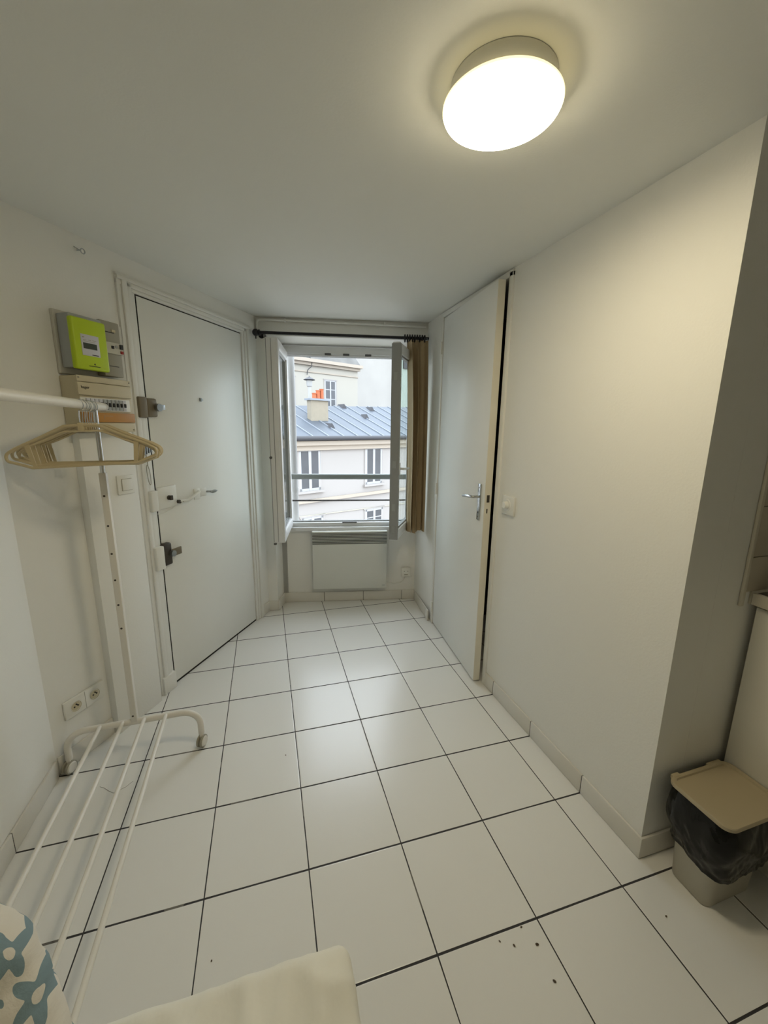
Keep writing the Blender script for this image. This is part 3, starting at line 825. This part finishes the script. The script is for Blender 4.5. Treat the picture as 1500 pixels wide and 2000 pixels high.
# ------------------------------------------------------------------ clothes rack
RK = Matrix.Translation((-0.0275, -1.294, 0)) @ Matrix.Rotation(R_(1.4), 4, 'Z')
t = thing('clothes_rack', 'white wheeled clothes rack with four shelf bars along the left wall', 'clothes rack', RK, (0, -0.55, 0))
LEN = 1.10
def ring_pts(yy):
    a = []
    W, Z, r = 0.262, 0.186, 0.075
    a.append((-W, yy, 0.062)); a.append((-W, yy, Z - r))
    for k in range(1, 8): a.append((-W + r - r * cos(k * pi / 16), yy, Z - r + r * sin(k * pi / 16)))
    a.append((-W + r, yy, Z)); a.append((W - r, yy, Z))
    for k in range(7, 0, -1): a.append((W - r + r * cos(k * pi / 16), yy, Z - r + r * sin(k * pi / 16)))
    a.append((W, yy, Z - r)); a.append((W, yy, 0.062))
    return a
for yy in (0, -LEN):
    MB().tube(ring_pts(yy), 0.0135, 16).build('base_hoop', M['rack'], t)
    pole = MB().box(-0.0125, 0.0125, yy - 0.0125, yy + 0.0125, 0.186, 1.290, bev=0.003).build('pole_sleeve', M['rack'], t)
    for z in (0.222, 0.64, 0.745, 0.853, 0.965, 1.08, 1.20):
        MB().cyl((-0.002, yy - 0.0120, z), (-0.002, yy - 0.0135, z), 0.0042, 12).build('pole_hole', M['lock_black'], pole)
    MB().cyl((0, yy, 1.285), (0, yy, 1.53), 0.0085, 16).build('inner_pole', M['chrome'], t)
    for sx_ in (-1, 1):
        cst = MB().box(sx_ * 0.262 - 0.008, sx_ * 0.262 + 0.008, yy - 0.012, yy + 0.012, 0.040, 0.066, bev=0.003).cyl((sx_ * 0.262, yy, 0.06), (sx_ * 0.262, yy, 0.075), 0.009, 12).build('caster', M['rack'], t)
        xa = Matrix.Translation((sx_ * 0.262, yy - 0.008, 0.0285)) @ Matrix.Rotation(R_(90), 4, 'Y') @ Matrix.Rotation(R_(25), 4, 'X')
        for sg in (-1, 1):
            MB().lathe([(0, sg * 0.017), (0.020, sg * 0.017), (0.024, sg * 0.013), (0.0245, sg * 0.009), (0.0, sg * 0.008)], 28, X=xa).build('wheel', M['rack'], cst)
            MB().lathe([(0.0245, sg * 0.014), (0.0282, sg * 0.012), (0.0284, sg * 0.005), (0.0245, sg * 0.003), (0.0, sg * 0.003)], 28, X=xa).build('tyre', M['taupe'], cst)
for x in (-0.132, -0.046, 0.038, 0.124):
    MB().cyl((x, -0.006, 0.194), (x, -LEN + 0.006, 0.194), 0.0080, 14).build('shelf_bar', M['rack'], t)
MB().tube([(0, 0.095, 1.541), (0, 0.092, 1.541), (0, -LEN - 0.10, 1.541)], 0.0155, 20).build('hanging_rail', M['rack'], t)
MB().lathe([(0.017, 0), (0.017, 0.012), (0.013, 0.017), (0, 0.019)], 24, X=Matrix.Translation((0, 0.088, 1.541)) @ Matrix.Rotation(-pi / 2, 4, 'X')).build('end_cap', M['rack'], t)

# hangers
def make_hanger():
    t = thing('coat_hanger', '', 'coat hanger', None, (0, 0, 0))
    path = []
    def arc(cx_, cz_, r, a0, a1, n=6):
        for k in range(n + 1):
            a = R_(a0 + (a1 - a0) * k / n); path.append((cx_ + r * cos(a), 0, cz_ + r * sin(a)))
    arc(0.150, -0.121, 0.014, -90, -60, 3)
    path += [(0.178, 0, -0.124)]
    arc(0.196, -0.098, 0.020, -40, 62, 7)
    path += [(0.190, 0, -0.070), (0.12, 0, -0.037)]
    path += [(0.058, 0, -0.006), (0.048, 0, -0.001), (0.038, 0, 0.0)]
    full = path + [(-p[0], p[1], p[2]) for p in reversed(path)]
    MB().tube(full, 0.0048, 10, closed=True, flat=1.0).build('frame', M['hanger'], t)
    inner = [(0.150, 0, -0.062), (0.120, 0, -0.050), (0.06, 0, -0.022), (0.045, 0, -0.018), (-0.045, 0, -0.018), (-0.06, 0, -0.022), (-0.120, 0, -0.050), (-0.150, 0, -0.062)]
    MB().tube(inner, 0.0030, 8).build('inner_rib', M['hanger'], t)
    for sg in (-1, 1):
        g = MB().hull8([(sg * 0.140, -0.0022, -0.134), (sg * 0.150, -0.0022, -0.134), (sg * 0.140, 0.0022, -0.134), (sg * 0.150, 0.0022, -0.134),
                        (sg * 0.150, -0.0022, -0.055), (sg * 0.164, -0.0022, -0.062), (sg * 0.150, 0.0022, -0.055), (sg * 0.164, 0.0022, -0.062)])
        g.build('side_strut', M['hanger'], t)
    hk = [(0, 0, 0.0), (0, 0, 0.030)]
    for k in range(12):
        a = R_(-80 + k * 24); hk.append((-0.001 + 0.0195 * cos(a) * 1.0, 0, 0.0505 + 0.0195 + 0.0195 * sin(a) - 0.001))
    MB().tube(hk, 0.0015, 8).build('hook', M['chrome'], t)
    MB().box(-0.009, 0.009, -0.005, 0.005, -0.020, 0.010, bev=0.003).build('hook_collar', M['hanger'], t)
    return t
h0 = make_hanger()
hl = [(0.005, -4), (-0.016, 3), (-0.036, -2), (-0.056, 4), (-0.078, -3), (-0.100, 2), (-0.128, 7)]
for i, (yy, a) in enumerate(hl):
    o = h0 if i == 0 else copy_tree(h0)
    o.matrix_world = RK @ Matrix.Translation((0.001, yy - 0.03, 1.541 + 0.0170 - 0.0895)) @ Matrix.Rotation(R_(a), 4, 'Z') @ Matrix.Rotation(R_(random.uniform(-2.5, 2.5)), 4, 'Y')
    o['group'] = 'beige coat hangers at the end of the clothes rail'
    o['label'] = ('beige coat hanger farthest from the bed, hooked next to the rail end',
                  'beige coat hanger hooked second from the rail end',
                  'beige coat hanger hooked third from the rail end',
                  'beige coat hanger in the middle of the bunch of seven',
                  'beige coat hanger hooked third from the bed side of the bunch',
                  'beige coat hanger hooked just behind the frontmost one',
                  'beige coat hanger nearest the bed, frontmost of the bunch')[i]

# ------------------------------------------------------------------ bed and cushion
t = thing('bed', 'low bed with cream fitted sheet in the foreground', 'bed', None, (0.19, -3.4, 0))
def rounded_box_grid(x0, x1, y0, y1, z0, z1, r, nx, ny, nz, fn):
    g = MB(); cache = {}
    def V(x, y, z):
        k = (round(x, 5), round(y, 5), round(z, 5))
        if k not in cache:
            c = Vector((min(max(x, x0 + r), x1 - r), min(max(y, y0 + r), y1 - r), min(max(z, z0 + r), z1 - r)))
            d = Vector((x, y, z)) - c
            q = c + d.normalized() * r if d.length > 1e-9 else Vector((x, y, z))
            n = d.normalized() if d.length > 1e-9 else Vector((0, 0, 1))
            cache[k] = g.b.verts.new(fn(q, n))
        return cache[k]
    def lin(a, c, n): return [a + (c - a) * i / n for i in range(n + 1)]
    X, Y, Z = lin(x0, x1, nx), lin(y0, y1, ny), lin(z0, z1, nz)
    def face(*q):
        q2 = []
        for v in q:
            if v not in q2: q2.append(v)
        if len(q2) > 2:
            try: g.b.faces.new(q2)
            except ValueError: pass
    for i in range(nx):
        for j in range(ny):
            for z in (z0, z1): face(V(X[i], Y[j], z), V(X[i + 1], Y[j], z), V(X[i + 1], Y[j + 1], z), V(X[i], Y[j + 1], z))
    for i in range(nx):
        for k in range(nz):
            for y in (y0, y1): face(V(X[i], y, Z[k]), V(X[i + 1], y, Z[k]), V(X[i + 1], y, Z[k + 1]), V(X[i], y, Z[k + 1]))
    for j in range(ny):
        for k in range(nz):
            for x in (x0, x1): face(V(x, Y[j], Z[k]), V(x, Y[j + 1], Z[k]), V(x, Y[j + 1], Z[k + 1]), V(x, Y[j], Z[k + 1]))
    return g
def wr(q, n):
    f = 0.0
    f += 0.006 * noise.noise(Vector((q.x * 5, q.y * 5, q.z * 4)))
    f += 0.018 * (1 - abs(noise.noise(Vector((q.x * 7 + q.y * 5, q.y * 3 - q.x * 2, 3.1)))) * 2) ** 3 * 0.7
    f += 0.013 * (1 - abs(noise.noise(Vector((q.x * 3 - q.y * 9, q.x * 9 + q.y * 3, 8.1)))) * 2) ** 3 * 0.8
    return q + n * f * (0.25 + 0.75 * max(0.0, n.z) ** 2) * (0.35 + 0.65 * min(1.0, max(0.0, (-2.47 - q.y) / 0.10)))
rounded_box_grid(-0.302, 0.700, -4.40, -2.470, 0.255, 0.447, 0.028, 110, 200, 16, wr).build('fitted_sheet', M['sheet'], t, smooth=180)
MB().box(-0.31, 0.69, -4.39, -2.49, 0.16, 0.254, bev=0.01).build('bed_base', M['cab'], t)
for (x, y) in ((-0.27, -2.54), (0.65, -2.54), (-0.27, -4.34), (0.65, -4.34)):
    MB().cyl((x, y, 0), (x, y, 0.16), 0.02, 16, r1=0.026).build('leg', M['lock_black'], t)

def cushion():
    g = MB(); n = 44
    uvl = g.b.loops.layers.uv.new('UVMap')
    th = 0.072
    def P(i, j, sgn):
        u = i / n * 2 - 1; v = j / n * 2 - 1
        e = max(0.0, (1 - u ** 4) * (1 - v ** 4)) ** 0.45
        hw = 0.262 - 0.055 * (v + 1) / 2 - 0.030 * max(0, v) ** 3        # slumped: wider at the foot
        k = 1 - 0.30 * max(0.0, abs(u) * (v + 1) / 2) ** 6              # rounded upper corners
        wrk = 0.012 * noise.noise(Vector((u * 2.3, v * 2.3, sgn * 5))) + 0.008 * noise.noise(Vector((u * 6, v * 6, sgn * 3 + 9)))
        side = 0.006 * noise.noise(Vector((u * 4, v * 7, 2.0)))
        return (u * hw * k + side, sgn * (th * e * (1.15 - 0.25 * v) + wrk * e), (v * 0.5 + 0.5) * 0.385 * (1 - 0.10 * abs(u) ** 3 * max(0, v)))
    grid = {}
    for sgn in (-1, 1):
        for i in range(n + 1):
            for j in range(n + 1):
                if sgn == 1 and (i in (0, n) or j in (0, n)): grid[(i, j, 1)] = grid[(i, j, -1)]
                else: grid[(i, j, sgn)] = g.b.verts.new(P(i, j, sgn))
    for sgn in (-1, 1):
        for i in range(n):
            for j in range(n):
                q = [(i, j), (i + 1, j), (i + 1, j + 1), (i, j + 1)]
                f = g.b.faces.new([grid[(a, c, sgn)] for a, c in q])
                for lp, (a, c) in zip(f.loops, q): lp[uvl].uv = (a / n, c / n * 0.52)
    return g
g = cushion()
TC = Matrix.Translation((0.030, -2.640, 0.440)) @ Matrix.Rotation(R_(16), 4, 'Z') @ Matrix.Rotation(R_(-24), 4, 'X') @ Matrix.Rotation(R_(-3), 4, 'Y')
cu = g.build('cushion', M['flower'], Mx=TC, smooth=180, base=(0, 0, 0))
tag(cu, 'cream cushion with blue flowers propped on the bed at left', 'cushion')

# ------------------------------------------------------------------ bin
TB = Matrix.Translation((1.948, -2.372, 0)) @ Matrix.Rotation(R_(1), 4, 'Z')
t = thing('waste_bin', 'greige plastic bin lined with a black bag under a flat lid', 'bin', TB, (0, 0, 0))
def rrect(hx, hy, r, n=6):
    o = []
    for cx_, cy_, a0 in ((hx - r, hy - r, 0), (-hx + r, hy - r, 90), (-hx + r, -hy + r, 180), (hx - r, -hy + r, 270)):
        for k in range(n + 1):
            a = R_(a0 + 90 * k / n); o.append((cx_ + r * cos(a), cy_ + r * sin(a)))
    return o
def loft(g, secs, cap0=True, cap1=True):
    rings = [[g.b.verts.new(p) for p in s_] for s_ in secs]
    n = len(rings[0])
    for A, B in zip(rings, rings[1:]):
        for k in range(n): g.b.faces.new([A[k], A[(k + 1) % n], B[(k + 1) % n], B[k]])
    if cap0: g.b.faces.new(list(reversed(rings[0])))
    if cap1: g.b.faces.new(rings[-1])
    return g
g = MB()
loft(g, [[(x, y, z) for x, y in rrect(hx, hy, r)] for hx, hy, r, z in ((0.098, 0.058, 0.022, 0.0), (0.102, 0.062, 0.026, 0.006), (0.116, 0.076, 0.030, 0.318))])
g.build('bucket', M['bin'], t)
g = MB(); secs = []
def even_ring(hx, hy, r, n):
    base = [Vector((x, y, 0)) for x, y in rrect(hx, hy, r, 8)]
    L = [0.0]
    for p, q in zip(base, base[1:] + base[:1]): L.append(L[-1] + (q - p).length)
    out = []; k = 0
    for i in range(n):
        t_ = L[-1] * i / n
        while L[k + 1] < t_: k += 1
        p, q = base[k], base[(k + 1) % len(base)]
        out.append(p.lerp(q, (t_ - L[k]) / max(1e-9, L[k + 1] - L[k])))
    return out
for j in range(27):
    f = j / 26
    z = 0.335 - 0.192 * f
    grow = 0.010 + 0.020 * sin(pi * min(1, f * 1.1))
    ring = []
    for p in even_ring(0.116 - 0.006 * f, 0.080 - 0.006 * f, 0.034, 220):
        d = Vector((p.x / 0.116, p.y / 0.080, 0)); d = Vector((d.x ** 3, d.y ** 3, 0)).normalized() if d.length else d
        q = Vector((p.x * 9, p.y * 9, f * 1.6))
        cr = 0.010 * noise.noise(q * 1.7) + 0.010 * (0.35 - abs(noise.noise(Vector((p.x * 22 + f * 1.5, p.y * 22, f * 2.2 + 5))))) + 0.004 * (0.3 - abs(noise.noise(Vector((p.x * 60, p.y * 60 + f * 4, f * 6)))))
        cr *= 0.35 + 0.9 * f if f < 0.9 else 0.8
        zz = z - (0.016 * noise.noise(Vector((p.x * 11, p.y * 11, 4))) + (0.012 if p.y < 0 else -0.012) * abs(p.y) / 0.08) * f
        ring.append((p.x + d.x * (grow + cr), p.y + d.y * (grow + cr), zz))
    secs.append(ring)
loft(g, secs, cap0=True, cap1=False)
g.build('bin_bag', M['bag'], t, smooth=60)
g = MB()
loft(g, [[(x, y, z) for x, y in rrect(hx, hy, r)] for hx, hy, r, z in ((0.133, 0.095, 0.030, 0.336), (0.136, 0.098, 0.032, 0.339), (0.136, 0.098, 0.032, 0.349), (0.134, 0.096, 0.031, 0.352), (0.122, 0.085, 0.022, 0.352), (0.120, 0.083, 0.020, 0.346))])
g.box(-0.112, -0.080, 0.088, 0.104, 0.338, 0.354, bev=0.004).box(0.050, 0.112, 0.088, 0.104, 0.338, 0.354, bev=0.004)
g.build('lid', M['bin_lid'], t)

# ------------------------------------------------------------------ kitchen corner
t = thing('kitchen_cabinet', 'white kitchen base cabinet under the dark worktop at right edge', 'cabinet', None, (2.40, -2.9, 0))
MB().box(2.108, 2.72, -3.45, -2.262, 0.10, 0.925, bev=0.002).build('carcass', M['cab'], t)
MB().box(2.088, 2.106, -2.855, -2.266, 0.105, 0.920, bev=0.002).build('door', M['cab'], t)
MB().box(2.088, 2.106, -3.448, -2.861, 0.105, 0.920, bev=0.002).build('door', M['cab'], t)
MB().box(2.15, 2.70, -3.44, -2.27, 0, 0.10).build('plinth', M['cab'], t)
t = thing('worktop', 'dark speckled kitchen worktop with pale edging above the white cabinet', 'worktop', None, (2.40, -2.9, 0.927))
MB().box(2.090, 2.745, -3.45, -2.256, 0.930, 0.964, bev=0.002).build('slab', M['worktop'], t)
MB().box(2.074, 2.090, -3.45, -2.256, 0.927, 0.966, bev=0.002).box(2.074, 2.745, -2.2555, -2.2475, 0.927, 0.972, bev=0.001).build('edging', M['trimstrip'], t)
g = MB()
for r_ in range(6):
    for c_ in range(4):
        g.box(2.041 + c_ * 0.163, 2.041 + c_ * 0.163 + 0.1605, -2.2555, -2.2475, 0.973 + max(0, r_ * 0.163 - 0.046), 0.973 - 0.046 + (r_ + 1) * 0.163 - 0.0025, bev=0.001)
s_ = struct(g.build('wall_tiling', M['walltile']), 'beige wall tiles above the worktop')
g = MB().box(2.041, 2.70, -2.2505, -2.2475, 0.973, 1.905)
j = g.build('joints', M['grout']); j.parent = s_; j.matrix_parent_inverse = s_.matrix_world.inverted()
struct(MB().box(2.026, 2.0405, -2.2585, -2.2475, 0.925, 1.905, bev=0.003).build('trim_5', M['trimstrip']), 'pale vertical strip edging the kitchen wall tiles')

# ------------------------------------------------------------------ crumbs on the floor
def px_floor(px, py):
    d = cam.matrix_world.to_3x3() @ Vector(((px - 750) / 792.0, -(py - 1000) / 792.0, -1))
    k = -cam.matrix_world.translation.z / d.z
    return cam.matrix_world.translation + d * k
c0 = None
for (px, py, sc_) in ((1018, 1811, 1.0), (976, 1839, 0.9), (1004, 1847, 1.1), (1049, 1845, 1.4), (1083, 1917, 1.3), (1301, 1790, 1.0), (558, 1475, 0.9), (413, 1877, 0.8)):
    if c0 is None:
        g = MB(); g.lathe([(0, 0), (0.0022, 0.0004), (0.0026, 0.0012), (0.0014, 0.0022), (0, 0.0024)], 9)
        c0 = g.build('crumb', M['crumb'], base=(0, 0, 0)); o = c0
    else:
        o = c0.copy(); COL.objects.link(o)
    p = px_floor(px, py)
    o.matrix_world = Matrix.Translation((p.x, p.y, 0.0)) @ Matrix.Rotation(px, 4, 'Z') @ Matrix.Diagonal((sc_ * 1.5, sc_, sc_, 1))
    tag(o, 'tiny brown crumb lying on a white floor tile', 'crumb', 'crumbs on the tiled floor')

hp_ = [px_floor(x, y) for x, y in ((195, 1537), (203, 1539), (214, 1546), (222, 1549), (232, 1544), (246, 1537), (260, 1526))]
tag(MB().tube([(p.x, p.y, 0.0008) for p in hp_], 0.0005, 6).build('hair_strand', M['crumb']), 'thin curled hair lying on the tiles under the rack', 'hair')

# ------------------------------------------------------------------ outside: the house across the yard
def far_window(root, x0, x1, z0, z1, y=0.0, cols=2, bars=0, fr=0.09):
    g = MB()
    g.box(x0 - 0.10, x1 + 0.10, y - 0.03, y, z1, z1 + 0.06).box(x0 - 0.06, x0, y - 0.02, y, z0, z1).box(x1, x1 + 0.06, y - 0.02, y, z0, z1)
    f = MB()
    f.box(x0, x0 + fr, y - 0.012, y + 0.06, z0, z1).box(x1 - fr, x1, y - 0.012, y + 0.06, z0, z1)
    f.box(x0, x1, y - 0.012, y + 0.06, z0, z0 + fr).box(x0, x1, y - 0.012, y + 0.06, z1 - fr, z1)
    xm = (x0 + x1) / 2
    f.box(xm - fr * 0.65, xm + fr * 0.65, y - 0.018, y + 0.06, z0, z1)
    for k in range(1, bars + 1):
        zz = z0 + (z1 - z0) * k / (bars + 1)
        f.box(x0, x1, y - 0.008, y + 0.05, zz - 0.02, zz + 0.02)
    w = f.build('window', M['far_frame'], root)
    MB().box(x0 + fr, xm - fr * 0.65, y - 0.006, y + 0.03, z0 + fr, z1 - fr).build('pane', M['far_pane'], w)
    MB().box(xm + fr * 0.65, x1 - fr, y - 0.006, y + 0.03, z0 + fr, z1 - fr).build('pane', M['far_pane'], w)
    g.box(x0 - 0.12, x1 + 0.12, y - 0.12, y, z0 - 0.08, z0)
    g.build('window_surround', M['render'], w)

H = thing('courtyard_house', 'pale rendered house with blue grey zinc roof across the courtyard', 'building', MFAC, (3, 3, -9))
MB().box(-5, 11, 0.01, 7.4, -9, 0.98).build('wall', M['render'], H)
MB().box(-5, 11, -0.10, 0.0, 0.62, 0.80).box(-5, 11, -0.22, 0.0, 0.80, 0.96).build('cornice', M['moulding'], H)
MB().box(-5, 11, -0.10, 0.0, -1.30, -1.18).build('string_course', M['moulding'], H)
MB().hull8([(-5, -0.03, -1.66), (11, -0.03, -2.10), (-5, 0.0, -1.66), (11, 0, -2.10), (-5, -0.03, -1.63), (11, -0.03, -2.07), (-5, 0, -1.63), (11, 0, -2.07)]).build('cable_duct', M['taupe'], H)
MB().tube([(-5, -0.30, 1.06), (11, -0.30, 1.06)], 0.085, 14).build('gutter', M['gutter'], H)
def roofz(s, y): return 1.17 + (2.36 - 1.17 + 0.030 * (s - 1.9)) * y / 3.3
rf = MB()
for k in range(32):
    a0, a1 = -5 + k * 0.5, -4.5 + k * 0.5
    rf.hull8([(a0, -0.22, 1.05), (a1, -0.22, 1.05), (a0, 3.3, roofz(a0, 3.3) - 0.10), (a1, 3.3, roofz(a1, 3.3) - 0.10), (a0, -0.22, roofz(a0, -0.22)), (a1, -0.22, roofz(a1, -0.22)), (a0, 3.3, roofz(a0, 3.3)), (a1, 3.3, roofz(a1, 3.3))])
    rf.hull8([(a0, 3.3, roofz(a0, 3.3) - 0.10), (a1, 3.3, roofz(a1, 3.3) - 0.10), (a0, 7.4, 0.9), (a1, 7.4, 0.9), (a0, 3.3, roofz(a0, 3.3)), (a1, 3.3, roofz(a1, 3.3)), (a0, 7.4, 1.0), (a1, 7.4, 1.0)])
rr_ = rf.build('roof', M['zinc'], H, smooth=0)
g = MB()
s_ = -4.4
while s_ < 10.8:
    za, zb = roofz(s_, -0.22), roofz(s_, 3.3)
    g.hull8([(s_ - 0.018, -0.22, za - 0.01), (s_ + 0.018, -0.22, za - 0.01), (s_ - 0.018, 3.3, zb - 0.01), (s_ + 0.018, 3.3, zb - 0.01), (s_ - 0.018, -0.22, za + 0.04), (s_ + 0.018, -0.22, za + 0.04), (s_ - 0.018, 3.3, zb + 0.04), (s_ + 0.018, 3.3, zb + 0.04)])
    s_ += 0.70
g.build('standing_seams', M['zinc_seam'], rr_)
g = MB().box(-5, 11, 3.22, 3.40, 2.0, 2.05)
for (s_, y_) in ((1.97, 0.85), (4.72, 1.95), (5.9, 2.9), (4.4, 3.2)):
    z = roofz(s_, y_)
    MB().hull8([(s_ - 0.16, y_ - 0.2, z - 0.10), (s_ + 0.16, y_ - 0.2, z - 0.10), (s_ - 0.16, y_ + 0.2, z), (s_ + 0.16, y_ + 0.2, z), (s_ - 0.01, y_ - 0.18, z + 0.13), (s_ + 0.01, y_ - 0.18, z + 0.13), (s_ - 0.01, y_ + 0.3, z + 0.13), (s_ + 0.01, y_ + 0.3, z + 0.13)]).build('roof_vent', M['gutter'], rr_)
far_window(H, 0.0, 0.92, -0.86, 0.68)
far_window(H, 3.14, 4.06, -0.86, 0.68)
far_window(H, 3.14, 4.14, -3.45, -1.93, bars=3)
far_window(H, 0.05, 1.0, -3.35, -1.86)
far_window(H, 6.6, 7.5, -0.86, 0.68)

t = thing('chimney', 'rendered chimney stack with orange clay pots rising from the zinc roof', 'chimney', MFAC, (1.95, 1.3, 1.5))
MB().box(1.53, 2.35, 1.45, 1.75, 1.6, 2.50).build('stack', M['chimney'], t)
MB().box(1.45, 2.42, 1.38, 1.82, 2.50, 2.57).build('cap', M['zinc_seam'], t)
for (x, h_) in ((1.66, 0.22), (1.84, 0.34), (2.02, 0.40)):
    MB().lathe([(0.085, 0), (0.095, 0.02), (0.082, 0.06), (0.080, h_ - 0.04), (0.092, h_ - 0.03), (0.092, h_), (0.065, h_), (0.06, h_ - 0.2), (0, h_ - 0.2)], 18, c=(x + 0.12, 1.60, 2.57)).build('clay_pot', M['terracotta'], t)
t = thing('flue_cowl', 'grey metal flue with lantern shaped cowl behind the orange chimney pots', 'flue', MFAC, (1.80, 2.0, 1.7))
MB().cyl((2.12, 2.45, 1.9), (2.12, 2.45, 3.12), 0.07, 16).build('pipe', M['pipe'], t)
MB().lathe([(0, 0), (0.10, 0), (0.12, 0.05), (0.125, 0.20), (0.13, 0.24), (0, 0.24)], 18, c=(2.12, 2.45, 3.12)).build('cowl', M['pipe'], t)
MB().lathe([(0.24, 0.26), (0.245, 0.275), (0.09, 0.36), (0.03, 0.38), (0, 0.44)], 18, c=(2.12, 2.45, 3.12)).build('hood', M['gutter'], t)

U = thing('rear_house', 'taller cream house with slate mansard roof behind the zinc roof', 'building', MFAC, (5, 10, -9))
MB().box(-3, 9.33, 8.0, 12, -9, 4.92).build('wall', M['render2'], U)
MB().box(-3, 9.42, 7.84, 8.0, 4.88, 5.04).box(-3, 9.52, 7.68, 8.0, 5.04, 5.22).box(-3, 9.36, 7.95, 8.0, 4.50, 4.56).build('cornice', M['moulding'], U)
MB().hull8([(-3, 7.80, 5.22), (9.4, 7.80, 5.22), (-3, 11.9, 5.22), (9.4, 11.9, 5.22), (-3, 9.0, 7.6), (8.2, 9.0, 7.6), (-3, 11, 7.6), (8.2, 11, 7.6)]).build('mansard_roof', M['slate'], U)
far_window(U, 6.80, 7.62, 2.55, 4.18, y=8.0, bars=2, fr=0.07)
far_window(U, 3.9, 4.75, 2.55, 4.18, y=8.0, bars=2, fr=0.07)
MB().tube([(4.0, 7.9, 5.55), (5.5, 7.75, 5.40), (5.85, 7.8, 5.15), (5.80, 7.85, 4.80), (5.6, 7.9, 4.62), (5.55, 7.92, 4.35)], 0.022, 8).build('cable', M['gutter'], U)
t = thing('gable_wall', 'tall weathered white blank wall behind the houses at right', 'building', MFAC, (14, 14, -9))
MB().box(8.6, 17.1, 12.6, 14, -9, 12).build('wall', M['render3'], t)
MB().box(11.6, 12.3, 12.3, 12.6, 5.8, 6.3).build('vent_box', M['gutter'], t)
t = thing('green_wall_house', 'pale greenish rendered wall seen through the right window sash', 'building', MFAC, (20, 14, -9))
MB().box(17.15, 26, 12.2, 14, -9, 12).build('wall', M['render4'], t)
MB().box(17.7, 18.3, 12.1, 12.2, 6.3, 7.1).build('vent_grille', M['gutter'], t)
b = MB().box(-30, 40, 0.6, 70, -9.2, -9.0)
struct(b.build('ground', M['render']), 'courtyard ground far below the window')
